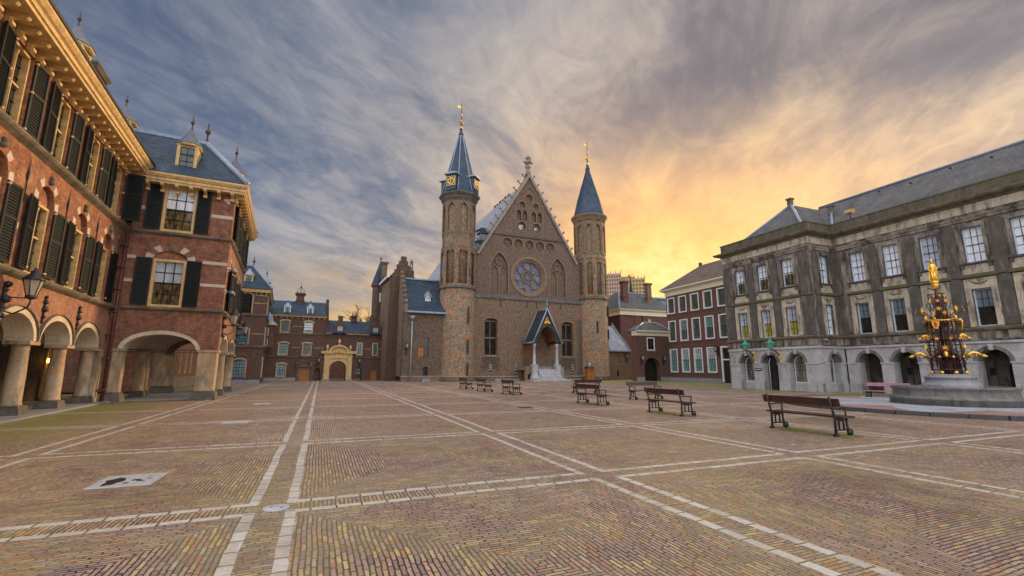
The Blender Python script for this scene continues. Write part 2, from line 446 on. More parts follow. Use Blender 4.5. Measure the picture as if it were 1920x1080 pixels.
def shutter_mesh(w, h, nsl):
    """origin at the hinge edge bottom, leaf towards +x, front at y=0"""
    mb = MB(); s = .075
    mb.box(0, s, 0, .05, 0, h); mb.box(w - s, w, 0, .05, 0, h)
    for z in (0, h * .55, h - s): mb.box(s, w - s, 0.004, .046, z, z + s)
    for (a, b) in ((s, h * .55), (h * .55 + s, h - s)):
        k = max(4, int(nsl * (b - a) / h))
        for i in range(k):
            z = a + (b - a) * (i + .5) / k
            mb.xprof([(.004, z - .030), (.010, z - .038), (.034, z + .014), (.028, z + .02)], s, w - s)
    mb.box(s, w - s, .036, .046, s, h - s)
    me = mb.mesh('shutter'); me.materials.append(M['green'])
    return me

def put_pair(parent, me_r, xc, half, y, z, open_deg, gap=.03, left=True, right=True):
    if right:
        link('shutter', me_r, parent, (xc + half + gap, y, z), -rad(open_deg))
    if left:
        o = link('shutter', me_r, parent, (xc - half - gap, y, z), rad(open_deg)); o.scale = (-1, 1, 1)

# ------------------------------------------------------------------ small repeated things
def lantern(label, loc, rz, mats=('iron', 'lampglass'), s=1., arm=.75, group=None, lit=False):
    """wall lantern: local -y points away from the wall"""
    t = thing('wall_lantern', label, 'lantern', loc, rz, group)
    b = MB()
    b.box(-.07 * s, .07 * s, -.04, 0, -.55 * s, .25 * s); b.ball((0, -.05 * s, .3 * s), .09 * s); b.ball((0, -.05 * s, -.55 * s), .07 * s); b.ball((0, -.06 * s, -.1 * s), .11 * s)
    b.tube([(0, -.03, -.42 * s), (0, -.25 * s, -.48 * s), (0, -.5 * s, -.3 * s), (0, -arm, -.16 * s), (0, -arm, .02)], .022 * s, 6)
    b.tube([(0, -.02, -.05 * s), (0, -arm, -.05 * s)], .018 * s, 6)
    b.build('bracket', mats[0], t)
    cz = .02
    g = MB().lathe([(.10 * s, cz), (.20 * s, cz + .42 * s)], (0, -arm), 6, smooth=False)
    g.build('lamp_glass', 'lit' if lit else mats[1], t)
    f = MB()
    for k in range(6):
        a = 2 * PI * k / 6
        f.tube([(.105 * s * math.cos(a), -arm + .105 * s * math.sin(a), cz), (.207 * s * math.cos(a), -arm + .207 * s * math.sin(a), cz + .42 * s)], .013 * s, 5)
    f.lathe([(.05 * s, cz - .1 * s), (.12 * s, cz - .06 * s), (.12 * s, cz + .01)], (0, -arm), 6)
    f.build('lamp_frame', mats[0], t)
    c = MB().lathe([(.235 * s, cz + .42 * s), (.235 * s, cz + .45 * s), (.16 * s, cz + .54 * s), (.10 * s, cz + .60 * s), (.10 * s, cz + .66 * s), (.05 * s, cz + .69 * s), (.03 * s, cz + .75 * s), (0, cz + .8 * s)], (0, -arm), 12)
    c.build('cap', mats[0], t)
    return t

def finial_mb(mb, x, y, z, h, r=.09, mtx=None):
    p = [(r * .7, 0), (r * .45, .15), (r * .4, .35), (r * 1.15, .42), (r * 1.2, .5), (r * .5, .58), (r * .3, .7), (r * .5, .76), (r * .2, .82), (0, 1.)]
    mb.lathe([(a, z + b * h) for a, b in p], (x, y), 10, mtx=mtx)

def dormer(parent, x, y, z, w, h, rz=0., body='yellow', roofm='leadplain', glass='gblue', depth=1.5, roofh=.9, fin=.8, cheek=True):
    """dormer with its sill at (x,y,z); -y is the front"""
    b = MB()
    fw = w * .16
    b.slab(rect(-w / 2, w / 2, 0, h), [rect(-w / 2 + fw, w / 2 - fw, fw * .9, h - fw * .6)], 0, .12)
    b.box(-w / 2, -w / 2 + .07, .12, depth, 0, h); b.box(w / 2 - .07, w / 2, .12, depth, 0, h)
    n = 8; b.lathe([(w * .60, h), (w * .66, h + .05), (w * .66, h + .14), (w * .58, h + .14)], (0, w * .42), n, PI / 8, smooth=False)
    d = b.build('dormer', body, parent, (x, y, z), rz)
    put_win(d, win_parts(w - 2 * fw, h - fw * 1.5, 'iron', glass, .03, 2, 3, .03, d=.05), 0, .05, fw * .9)
    r = MB().lathe([(w * .70, h + .14), (w * .48, h + .14 + roofh * .28), (w * .27, h + .14 + roofh * .62), (w * .07, h + .14 + roofh)], (0, w * .42), n, PI / 8, smooth=False)
    r.box(-w * .5, w * .5, w * .42, depth + .6, h + .02, h + .16)
    r.add([(-w * .52, w * .5, h + .16), (w * .52, w * .5, h + .16), (0, w * .5, h + .16 + roofh * .6), (-w * .52, depth + .6, h + .16), (w * .52, depth + .6, h + .16), (0, depth + .9, h + .16 + roofh * .6)],
          [(0, 1, 2), (5, 4, 3), (0, 2, 5, 3), (2, 1, 4, 5), (1, 0, 3, 4)])
    r.build('dormer_roof', roofm, d)
    f = MB(); finial_mb(f, 0, w * .42, h + .1 + roofh, fin, .085); f.build('finial', 'finial', d)
    return d

def chimney(parent, x, y, z, w, d, h, mat='brick_pav', cap='ledge', rz=0., label=None):
    b = MB().box(-w / 2, w / 2, -d / 2, d / 2, 0, h).box(-w / 2 - .08, w / 2 + .08, -d / 2 - .08, d / 2 + .08, h * .45, h * .52)
    c = b.build('chimney', mat, parent, (x, y, z), rz)
    k = MB().frustum((-w / 2 - .06, w / 2 + .06, -d / 2 - .06, d / 2 + .06), h, (-w / 2 - .2, w / 2 + .2, -d / 2 - .2, d / 2 + .2), h + .22)
    k.box(-w / 2 - .14, w / 2 + .14, -d / 2 - .14, d / 2 + .14, h + .22, h + .36)
    k.build('chimney_cap', cap, c)
    return c

# ------------------------------------------------------------------ camera
F_PX, H0, ROLL, EYE = 853., 152., rad(.16), 1.6
pit = math.atan(H0 / F_PX)
fwd = Vector((0, math.cos(pit), math.sin(pit))); rgt = Vector((1, 0, 0)); upv = Vector((0, -math.sin(pit), math.cos(pit)))
Rr = rgt * math.cos(ROLL) + upv * math.sin(ROLL); Uu = upv * math.cos(ROLL) - rgt * math.sin(ROLL)
cd = bpy.data.cameras.new('camera'); cd.sensor_width = 36; cd.lens = 36 * F_PX / 1920; cd.clip_end = 5000; cd.clip_start = .1
cam = bpy.data.objects.new('camera', cd); COL.objects.link(cam)
mw = Matrix((Rr, Uu, -fwd)).transposed().to_4x4(); mw.translation = (0, 0, EYE); cam.matrix_world = mw
scene.camera = cam
vs_ = scene.view_settings
scene.display_settings.display_device = 'sRGB'
vs_.view_transform = 'Standard'; vs_.look = 'None'; vs_.exposure = .2; vs_.gamma = 1.

# ------------------------------------------------------------------ sun and sky
SUN_AZ, SUN_EL = rad(38), rad(15)
sd = bpy.data.lights.new('sun', 'SUN'); sd.energy = 3.1; sd.angle = rad(12); sd.color = (1., .66, .34)
so = bpy.data.objects.new('sun', sd); COL.objects.link(so)
sv = Vector((math.sin(SUN_AZ) * math.cos(SUN_EL), math.cos(SUN_AZ) * math.cos(SUN_EL), math.sin(SUN_EL)))
so.rotation_euler = sv.to_track_quat('Z', 'Y').to_euler(); so.location = sv * 300

def build_world():
    w = bpy.data.worlds.new('World'); scene.world = w; w.use_nodes = True
    w.node_tree.nodes.clear(); t = NT(w.node_tree)
    out = t.n('OutputWorld'); bg = t.n('Background'); t.L.new(bg.outputs[0], out.inputs[0])
    sky = t.n('TexSky', {'sky_type': 'NISHITA', 'sun_disc': False, 'sun_elevation': SUN_EL, 'sun_rotation': SUN_AZ})
    d = t.n('TexCoord').outputs['Generated']
    sx = t.n('SeparateXYZ', i0=d).outputs; x, y, z = sx[0], sx[1], sx[2]
    D = 180 / PI
    az = t.m('MULTIPLY', t.m('ARCTAN2', x, y), D)
    el = t.m('MULTIPLY', t.m('ARCSINE', t.m('MINIMUM', t.m('MAXIMUM', z, -1.), 1.)), D)
    # cloud sheet: the direction projected on a flat layer, streaks running towards the glow
    k = t.m('DIVIDE', 1., t.m('ADD', t.m('MAXIMUM', z, 0.), .10))
    px, py = t.m('MULTIPLY', x, k), t.m('MULTIPLY', y, k)
    pl = t.vec(px, py)
    rot = t.scale(pl, (1, 1, 1), rot=(0, 0, rad(21)))
    n1 = t.noise(t.scale(rot, (1.9, 1.0, 1), loc=(3.1, .7, 0)), 1.25, 10, .60, .8)      # long streaks
    n2 = t.noise(t.scale(rot, (1.2, 1.0, 1), loc=(9.2, 3.4, 0)), .7, 8, .58, .6)         # broad banks
    n4 = t.noise(t.scale(rot, (2.2, 1.1, 1), loc=(1.2, 5.1, 0)), 3.4, 9, .64, 1.1)       # fine wisps
    n3 = t.noise(t.scale(d, (1., 1., 2.2), loc=(1.3, 4.1, 2)), 5.5, 8, .62, .5)         # low puffs
    cl = t.m('ADD', t.m('ADD', t.m('MULTIPLY', n1, .42), t.m('MULTIPLY', n2, .36)), t.m('MULTIPLY', n4, .22))
    c = t.rng(cl, .37, .63, -1., 1.)
    # distance from the glow, wider to the right
    da = t.m('SUBTRACT', az, 17.5); de = t.m('SUBTRACT', el, 10.)
    ka = t.rng(az, 6., 30., 1.2, .70, True)
    da2 = t.m('MULTIPLY', da, ka)
    de2 = t.m('MULTIPLY', de, t.rng(de, -4., 4., .5, 1.38, True))
    th = t.m('SQRT', t.m('ADD', t.m('MULTIPLY', da2, da2), t.m('MULTIPLY', de2, de2)))
    th = t.m('ADD', th, t.m('MULTIPLY', c, -4.5))
    th = t.m('DIVIDE', t.m('MAXIMUM', th, 0.), 74.)
    f = t.rng(cl, .36, .64, 0., 1., True)
    hl = t.ramp(th, [(0., srgb(255, 236, 158)), (.10, srgb(255, 214, 128)), (.22, srgb(249, 205, 144)), (.34, srgb(232, 201, 163)), (.46, srgb(200, 184, 170)), (.60, srgb(178, 170, 166)), (.8, srgb(160, 158, 163)), (1., srgb(150, 152, 160))])
    lw = t.ramp(th, [(0., srgb(255, 214, 112)), (.10, srgb(250, 194, 104)), (.22, srgb(232, 176, 120)), (.34, srgb(190, 158, 134)), (.46, srgb(140, 133, 135)), (.60, srgb(106, 113, 130)), (.8, srgb(80, 98, 126)), (1., srgb(72, 91, 122))])
    base = t.mix(f, lw, hl)
    # brown-grey bank high on the right
    hi = t.m('MULTIPLY', t.rng(el, 19., 34., 0., 1., True), t.rng(az, 0., 30., .2, 1., True))
    base = t.mix(t.m('MULTIPLY', hi, t.rng(cl, .38, .62, .80, .25)), base, srgb(116, 106, 109))
    # low warm puffs over the roofs on the left
    lowm = t.m('MULTIPLY', t.rng(el, 15., 6., 0., 1., True), t.rng(az, -33., -19., .0, 1., True))
    base = t.mix(t.m('MULTIPLY', t.m('MULTIPLY', lowm, t.rng(n3, .36, .56, .3, 1., True)), t.rng(az, 4., 14., 1., 0.)), base, srgb(234, 186, 116))
    base = t.mix(t.m('MULTIPLY', t.rng(el, 16., 8., 0., .5, True), t.rng(az, -12., -26., 0., 1., True)), base, srgb(150, 143, 138))
    # unseen sky behind and overhead, made brighter to light the fronts and ground
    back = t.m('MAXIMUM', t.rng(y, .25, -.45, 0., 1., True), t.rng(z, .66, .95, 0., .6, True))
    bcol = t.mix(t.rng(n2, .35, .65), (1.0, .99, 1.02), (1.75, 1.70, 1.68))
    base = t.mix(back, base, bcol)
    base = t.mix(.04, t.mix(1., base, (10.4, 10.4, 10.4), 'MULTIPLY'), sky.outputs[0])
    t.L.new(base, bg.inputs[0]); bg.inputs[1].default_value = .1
build_world()

# ------------------------------------------------------------------ courtyard axes
CY = rad(22.5)
EX = Vector((math.cos(CY), math.sin(CY), 0)); EY = Vector((-math.sin(CY), math.cos(CY), 0))

def ground_material():
    m, t, p = new_mat('courtyard_paving')
    ob = t.n('TexCoord').outputs['Object']
    wob = t.n('TexNoise', {'noise_dimensions': '2D'}, Vector=ob, Scale=.7, Detail=3., Roughness=.5).outputs[1]
    o2 = t.n('VectorMath', {'operation': 'MULTIPLY_ADD'}, i0=wob, i1=(.075, .075, 0), i2=ob).outputs[0]
    rot = t.scale(o2, (1, 1, 1), rot=(0, 0, -CY), loc=(-.0375, -.0375, 0))
    sx = t.n('SeparateXYZ', i0=rot).outputs; X, Y = sx[0], sx[1]
    GX, GY = 4.5, 5.1
    def cell(v, o, g):
        f = t.m('FRACT', t.m('DIVIDE', t.m('ADD', v, o), g))
        return t.m('MULTIPLY', t.m('MINIMUM', f, t.m('SUBTRACT', 1., f)), g), t.m('ABSOLUTE', t.m('SUBTRACT', f, .5))
    lx, cx = cell(X, .4, GX); ly, cy = cell(Y, -6.3, GY)
    lt = lambda a, b: t.m('LESS_THAN', a, b)
    gt = lambda a, b: t.m('GREATER_THAN', a, b)
    AND = lambda a, b: t.m('MULTIPLY', a, b)
    wv = t.m('MULTIPLY', t.m('SUBTRACT', t.noise(ob, 6., 3), .5), .05)
    inx, iny = lt(t.m('ADD', lx, wv), .268), lt(t.m('ADD', ly, wv), .268)
    sX = AND(AND(gt(lx, .15), inx), t.m('SUBTRACT', 1., lt(ly, .15)))
    sY = AND(AND(gt(ly, .15), iny), t.m('SUBTRACT', 1., inx))
    white = t.m('MAXIMUM', sX, sY)
    tri = gt(cx, cy)
    sel = t.m('ADD', t.m('MULTIPLY', inx, 0.), t.m('MULTIPLY', t.m('SUBTRACT', 1., inx), t.m('ADD', iny, t.m('MULTIPLY', t.m('SUBTRACT', 1., iny), tri))))
    a = t.m('ADD', X, t.m('MULTIPLY', sel, t.m('SUBTRACT', Y, X)))
    b = t.m('ADD', Y, t.m('MULTIPLY', sel, t.m('SUBTRACT', X, Y)))
    rid = t.n('TexWhiteNoise', {'noise_dimensions': '1D'}, W=t.m('FLOOR', t.m('DIVIDE', b, .0485))).outputs[0]
    jit = t.n('TexNoise', {'noise_dimensions': '2D'}, Vector=ob, Scale=14., Detail=2.).outputs[1]
    jx = t.n('SeparateXYZ', i0=jit).outputs
    a = t.m('ADD', t.m('ADD', a, t.m('MULTIPLY', rid, .07)), t.m('MULTIPLY', t.m('SUBTRACT', jx[0], .5), .05))
    b = t.m('ADD', b, t.m('MULTIPLY', t.m('SUBTRACT', jx[1], .5), .016))
    bv = t.vec(a, b)
    br = t.n('TexBrick', {'offset': .5}, Vector=bv, Color1=(0, 0, 0), Color2=(1, 1, 1), Mortar=(.5, .5, .5), Scale=1., Mortar_Size=.0080, Mortar_Smooth=.30,
             Bias=0., Brick_Width=.19, Row_Height=.0485)
    big = t.noise(ob, .23, 6, .6); mid = t.noise(ob, 2.2, 6, .62); fine = t.noise(ob, 30., 4, .6)
    hue = t.m('ADD', t.m('MULTIPLY', br.outputs[0], .75), t.m('MULTIPLY', mid, .25))
    brick = t.ramp(hue, [(.06, (.10, .07, .068)), (.2, (.215, .135, .12)), (.34, (.155, .115, .115)), (.48, (.25, .165, .14)), (.58, (.20, .125, .11)), (.66, (.31, .235, .13)), (.72, (.23, .105, .075)), (.84, (.27, .195, .165)), (.95, (.165, .145, .15))])
    brick = t.mix(1., brick, t.ramp(big, [(.28, (.95, .88, .72)), (.45, (1.86, 1.78, 1.62)), (.56, (1.74, 1.70, 1.66)), (.72, (2.95, 2.85, 2.78))]), 'MULTIPLY')
    # joints: dark grit or moss
    mossn = t.rng(t.noise(ob, .55, 6, .62), .40, .60)
    nearcam = t.rng(t.n('VectorMath', {'operation': 'LENGTH'}, i0=ob).outputs[1], 4., 22., 1.25, .25, True)
    leftm = t.rng(X, 3., -5., 0., .75, True)
    mamt = t.m('MINIMUM', t.m('MULTIPLY', mossn, t.m('ADD', nearcam, leftm)), 1.)
    joint = t.mix(t.m('MULTIPLY', mamt, .85), (.022, .017, .014), (.17, .20, .018))
    col = t.mix(br.outputs[1], brick, joint)
    # moss creeping over the bricks beside the walls on both sides and in patches
    s3 = t.n('SeparateXYZ', i0=ob).outputs
    def dist(px_, py_, nx, ny):
        return t.m('ADD', t.m('MULTIPLY', t.m('SUBTRACT', s3[0], px_), nx), t.m('MULTIPLY', t.m('SUBTRACT', s3[1], py_), ny))
    dA = dist(-16.3, 16.0, .8957, .4446)
    dC = t.m('MULTIPLY', dist(21.8, 33.3, .93, .3665), -1.)
    edge = t.m('MAXIMUM', t.rng(dA, 4.2, .2, 0., 1.), t.rng(dC, 2.6, .2, 0., 1.))
    film = t.rng(t.m('ADD', t.m('MULTIPLY', edge, .62), t.m('MULTIPLY', t.noise(ob, 1.1, 8, .68), .8)), .56, .86)
    col = t.mix(t.m('MULTIPLY', film, .72), col, t.mix(mid, (.15, .18, .018), (.25, .25, .05)))
    film2 = t.m('MULTIPLY', t.rng(t.noise(ob, .42, 9, .7), .48, .68), t.m('MINIMUM', t.m('ADD', leftm, t.m('MULTIPLY', nearcam, .35)), 1.))
    col = t.mix(t.m('MULTIPLY', film2, .55), col, (.22, .19, .06))
    # damp and worn areas
    damp = t.rng(t.noise(ob, .75, 9, .72, .6), .55, .70)
    col = t.mix(t.m('MULTIPLY', damp, .45), col, t.mix(1., col, (.42, .40, .40), 'MULTIPLY'))
    # white kerb stones of the bands
    jl = t.m('MINIMUM', t.m('FRACT', t.m('DIVIDE', Y, .29)), 1.); jl2 = t.m('FRACT', t.m('DIVIDE', X, .29))
    jj = t.m('ADD', t.m('MULTIPLY', sX, t.m('LESS_THAN', jl, .075)), t.m('MULTIPLY', sY, t.m('LESS_THAN', jl2, .075)))
    idn = t.n('TexWhiteNoise', {'noise_dimensions': '2D'}, Vector=t.vec(t.m('FLOOR', t.m('DIVIDE', X, .29)), t.m('FLOOR', t.m('DIVIDE', Y, .29)))).outputs[0]
    wc = t.mix(t.noise(ob, 9., 5, .65), t.ramp(idn, [(0., (.50, .46, .41)), (.6, (.76, .72, .66)), (1., (.58, .47, .40))]), (.42, .37, .32))
    wc = t.mix(jj, wc, joint)
    wc = t.mix(t.m('MULTIPLY', t.rng(t.noise(ob, 1.6, 8, .7), .50, .66), .55), wc, (.30, .25, .19))
    col = t.mix(white, col, wc)
    g = t.n('HueSaturation', Color=col, Value=t.rng(fine, .25, .75, .82, 1.18))
    t.L.new(g.outputs[0], p.inputs['Base Color'])
    t.L.new(t.rng(mid, .3, .7, .34, .62), p.inputs['Roughness'])
    hgt = t.m('ADD', t.m('MULTIPLY', t.m('MAXIMUM', br.outputs[1], 0.), -1.), t.m('ADD', t.m('MULTIPLY', fine, .35), t.m('MULTIPLY', br.outputs[0], .35)))
    hgt = t.m('ADD', t.m('MULTIPLY', hgt, t.m('SUBTRACT', 1., white)), t.m('MULTIPLY', white, t.m('ADD', .25, t.m('MULTIPLY', jj, -1.))))
    bp = t.n('Bump', Strength=.9, Distance=.014, Height=hgt)
    t.L.new(bp.outputs[0], p.inputs['Normal'])
    return m
M['ground'] = ground_material()
g = MB(); g.poly([(-700, -500, 0), (700, -500, 0), (700, 900, 0), (-700, 900, 0)])
tag(g.build('courtyard_ground', 'ground'), kind='structure')

# ------------------------------------------------------------------ arcaded wing on the left
def cornice_prof(z0, over=.72, h=.55):
    """yellow box cornice with a soffit, (y,z)"""
    return [(0, z0), (-over * .72, z0), (-over * .72, z0 + h * .22), (-over * .80, z0 + h * .24), (-over * .80, z0 + h * .52), (-over * .9, z0 + h * .60),
            (-over, z0 + h * .82), (-over, z0 + h), (.35, z0 + h + .06), (.35, z0)]

def bracket_mesh():
    b = MB().xprof([(0, 0), (-.09, .02), (-.13, .10), (-.08, .18), (-.20, .22), (-.42, .25), (-.47, .30), (-.47, .37), (0, .37)], -.075, .075)
    b.xprof([(-.10, -.03), (-.17, .0), (-.17, .09), (-.10, .11)], -.09, .09)
    me = b.mesh('bracket'); me.materials.append(M['yellow']); return me
BRK = bracket_mesh()

WL = win_parts(1.16, 2.40, 'yellow', 'gdark', .09, 4, 6, .012, barmat='iron', cross=True, d=.22, midrail=False)
WU = win_parts(1.16, 2.42, 'yellow', 'gdark', .09, 4, 6, .012, barmat='iron', cross=True, d=.22, midrail=False)
SH = shutter_mesh(.70, 2.34, 26)

def stone_blocks(mb, xc, half, zs, rise, t, y0, y1, angs=(8, 55, 125, 172), dw=9):
    for a in angs:
        q = []
        for aa, k in ((a - dw, 0), (a - dw, 1), (a + dw, 1), (a + dw, 0)):
            c, s_ = math.cos(rad(aa)), math.sin(rad(aa))
            q.append((xc + (half + (t if k else 0)) * c, zs + (rise + (t if k else 0)) * s_))
        mb.slab(q, [], y0, y1)

def stones(parent, mtx, *a):
    angs, dw = a[-2], a[-1]
    for g_ in angs:
        b = MB(mtx); stone_blocks(b, *a[:-2], (g_,), dw); b.build('stone_block', 'brick_stone', parent)

def boxes(parent, name, mat, lst, mtx=None):
    for q in lst: MB(mtx).box(*q).build(name, mat, parent)

def column(parent, x, y, z0, z1, r, base=.9, bh=.36):
    b = MB().lathe([(r * 1.12, z0 + bh), (r * 1.12, z0 + bh + .05), (r * 1.03, z0 + bh + .1), (r, z0 + .8), (r * .98, z0 + 1.3), (r * .86, z1 - .32), (r * .9, z1 - .30), (r * .9, z1 - .25), (r * .86, z1 - .23),
                    (r * .86, z1 - .17), (r * 1.08, z1 - .12)], (x, y), 28)
    c = b.build('column', 'sand', parent)
    k = MB().box(x - .36, x + .36, y - .34, y + .34, z1 - .12, z1); k.build('capital', 'sand', c)
    q = MB().frustum((x - base / 2, x + base / 2, y - base / 2, y + base / 2), z0, (x - base / 2 + .04, x + base / 2 - .04, y - base / 2 + .04, y + base / 2 - .04), z0 + bh - .06)
    q.box(x - base / 2 + .06, x + base / 2 - .06, y - base / 2 + .06, y + base / 2 - .06, z0 + bh - .06, z0 + bh); q.build('column_base', 'plinth', c)
    return c

wa = thing('arcaded_wing', 'long red brick arcade wing with yellow cross windows and dark shutters, at left edge', 'building', (-16.345, 16.063, 0), rad(116.4))
AX = [-.53 + 2.96 * k for k in range(-5, 3)]          # column axes
XL, XR = AX[0], 6.45
# lower wall with arch notches
bot = [(XL, 2.48)]
for i in range(len(AX) - 1):
    bot += arc(AX[i] + .13, AX[i + 1] - .13, 2.48, .94, 14)
bot += [(XR, 2.48)]
MB().slab(bot + [(XR, 4.36), (XL, 4.36)], [], .10, .75).build('arcade_wall', 'brick_warm', wa)
for i in range(len(AX) - 1):
    r_ = MB(); ring(r_, AX[i] + .24, AX[i + 1] - .24, 2.485, .82, .20, .06, .80, 16); r_.build('arch', 'sand_arch', wa)
    h_ = MB(); ring(h_, AX[i] + .035, AX[i + 1] - .035, 2.485, 1.03, .035, .0, .12, 16); h_.build('hood_mould', 'ledge', wa)
    column(wa, AX[i], .42, 0, 2.48, .25, .74)
column(wa, AX[-1], .42, 0, 2.48, .25, .74)
MB().box(5.80, XR - .08, .12, .8, .30, 2.48).box(5.72, XR - .08, .05, .85, 0, .30).build('end_pier', 'sand', wa)
MB().xprof([(.11, 4.30), (.0, 4.36), (-.06, 4.40), (-.10, 4.47), (-.10, 4.53), (.11, 4.58)], XL, XR, 0, .0).build('string_course', 'ledge', wa)
MB().xprof([(.11, 8.26), (.0, 8.34), (-.06, 8.38), (-.11, 8.45), (-.11, 8.51), (.11, 8.56)], XL, XR).build('string_course', 'ledge', wa)
LC = [4.52 - 3.03 * k for k in range(6)]; UC = [4.66 - 3.02 * k for k in range(6)]
holes = [archhole(c - .60, c + .60, 4.60, 7.02, .62) for c in LC if c - .7 > XL] + [rect(c - .60, c + .60, 8.56, 10.98) for c in UC if c - .7 > XL]
MB().slab(rect(XL, XR, 4.58, 11.40), holes, .10, .6).build('upper_wall', 'brick_red', wa)
for c in LC:
    if c - .7 < XL: continue
    MB().slab([(c - .595, 7.03)] + arc(c - .595, c + .595, 7.03, .60) + [(c + .595, 7.03)], [], .26, .5).build('arch_infill', 'brick_red', wa)
    stones(wa, None, c, .62, 7.05, .64, .26, .085, .3, (6, 50, 130, 174), 10)
    MB().ball((c + .02, .06, 7.82), .10).ball((c + .02, .07, 7.96), .09).build('carved_head', 'ledge', wa)
    MB().box(c - 1.66, c - 1.42, .085, .2, 5.78, 5.96).build('stone_block', 'brick_stone', wa)
for i, c in enumerate(LC):
    if c - .7 < XL: continue
    put_win(wa, WL, c, .20, 4.60)
    put_pair(wa, SH, c, .58, .04, 4.64, 4 + (i % 3) * 1.5)
for i, c in enumerate(UC):
    if c - .7 < XL: continue
    put_win(wa, WU, c, .18, 8.56)
    put_pair(wa, SH, c, .58, .04, 8.60, 4 + (i % 2) * 2, right=(i != 0))
    if i == 0: link('shutter', SH, wa, (c + .66, .0, 8.60), -rad(84))
hk = MB().ball((0, -.06, 0), .045, 6).box(-.015, .015, -.06, .01, -.02, .02).mesh('hinge'); hk.materials.append(M['yellow'])
for c in LC[:4] + UC[:4]:
    for sgn in (-1, 1):
        for dz in ((4.75, 6.9) if c in LC else (8.7, 9.9, 10.85)): link('hinge', hk, wa, (c + sgn * .63, .10, dz))
MB().xprof(cornice_prof(11.32, .72, .52), XL, XR + .35, 0, 1.).build('cornice', 'yellow', wa)
MB().xprof([(-.70, 11.845), (-.76, 11.845), (-.78, 11.93), (-.70, 11.93)], XL, XR + .3, 0, 1.).build('gutter', 'iron', wa)
for k in range(22):
    x = 6.05 - .61 * k
    link('bracket', BRK, wa, (x, .10, 10.945))
for x, z in ((-3.02, 3.6), (-.38, 3.55), (2.60, 3.55), (-5.9, 3.6)):
    an = MB().box(x - .035, x + .035, .05, .1, z - .45, z + .42); an.ball((x, .06, z + .05), .11); an.ball((x, .06, z + .3), .085); an.ball((x, .06, z - .22), .07); an.ball((x, .06, z + .47), .06); an.build('wall_anchor', 'iron', wa)
for x in (3.05, .0, -3.0, -6.0, 5.95):
    MB().lathe([(.012, 6.65), (.02, 7.3), (.055, 7.55), (.02, 7.7), (.015, 7.9), (.0, 8.15)], (x, .07), 8).build('wall_anchor', 'iron', wa)
MB().frustum((XL, XR + 2.6, -.60, 9.), 11.86, (XL, XR + 2.6, 2.7, 5.6), 15.2).build('roof', 'slate', wa)
# back of the arcade
doors = [(9.95, .95), (6.75, .95), (3.55, .95), (.4, .95), (-3.0, .95), (-6.4, .95)]
MB().slab(rect(XL, 11.4, .02, 4.3), [archhole(x - .55, x + .55, .15, 2.35, .35) for x, w_ in doors], 3.2, 3.6).build('arcade_back_wall', 'brick_dark', wa)  # dark brick paints in the shade at the back of the arcade
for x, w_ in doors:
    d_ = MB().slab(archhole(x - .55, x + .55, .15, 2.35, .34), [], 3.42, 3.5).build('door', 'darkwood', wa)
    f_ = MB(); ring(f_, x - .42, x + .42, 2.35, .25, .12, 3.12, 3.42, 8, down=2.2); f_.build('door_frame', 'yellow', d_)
vt = MB()
for i in range(len(AX)):
    if i < len(AX) - 1:
        a = arc(AX[i] + .16, AX[i + 1] - .16, 2.6, .92, 10)
        vt.slab(a + [(AX[i + 1] - .16, 3.62), (AX[i] + .16, 3.62)], [], .8, 3.18)
    bx = Matrix.Translation((AX[i], 0, 0)) @ ROT90
    a = arc(.85, 3.15, 2.5, .75, 10)
    vt.slab([(.8, 2.5)] + a + [(3.19, 2.5), (3.19, 3.6), (.8, 3.6)], [], -.16, .16, mtx=bx)
vt.build('vault', 'vault', wa)
MB().box(XL, XR + 1.5, -.35, 3.2, .004, .07).build('arcade_floor', 'floor', wa)
MB().box(XL, XR, 3.62, 9., .1, 11.5).build('rear_wall', 'brick_red', wa)
dormer(wa, 4.3, 1.9, 14.75, 1.1, 1.45, body='yellow', glass='gcurt', depth=2., roofh=1.0, fin=.95, roofm='leaddark')
dormer(wa, 11.7, 1.9, 14.75, 1.1, 1.45, body='yellow', glass='gcurt', depth=2., roofh=1.0, fin=.95, roofm='leaddark')
chimney(wa, 8.1, 3.2, 14.6, 1.6, 1.3, 2.5)
dp = MB().tube([(6.25, -.10, 0), (6.25, -.10, 8.15)], .075, 10)
for z in (.55, 2.0, 3.1, 4.2, 5.3, 6.4, 7.5): dp.lathe([(.11, z), (.11, z + .09)], (6.25, -.10), 10); dp.box(6.05, 6.45, -.12, .1, z + .02, z + .07)
dp.build('drainpipe', 'pipe', wa)
tag(MB().ball((9.0, 2.95, 1.95), .11, 10).build('lit_wall_lamp', 'lit', None), 'small glowing orange lamp deep inside the left arcade', 'lamp')
lw = bpy.data.objects['lit_wall_lamp']; lw.location = (0, 0, 0)
lw.matrix_world = Matrix.Translation((-16.345, 16.063, 0)) @ Matrix.Rotation(rad(116.4), 4, 'Z') @ Matrix.Translation((.55, .12, 0))

def at(frame, x, y, z):
    """local point of a thing -> world"""
    return tuple(Matrix.Translation(frame.location) @ Matrix.Rotation(frame.rotation_euler[2], 4, 'Z') @ (Vector((x, y, z)) * frame.scale[0]))
lantern('large black lantern with a scrolled bracket on the red arcade at the far left', at(wa, -3.02, .08, 3.72), rad(116.4), s=1.12, arm=.6, group='black wall lanterns')

# ------------------------------------------------------------------ corner pavilion
pv = thing('corner_pavilion', 'red brick corner pavilion on open arches with slate mansard roof and finials, left of centre', 'building', (-15.36, 23.97, 0), rad(26.4))
SW = 9.6
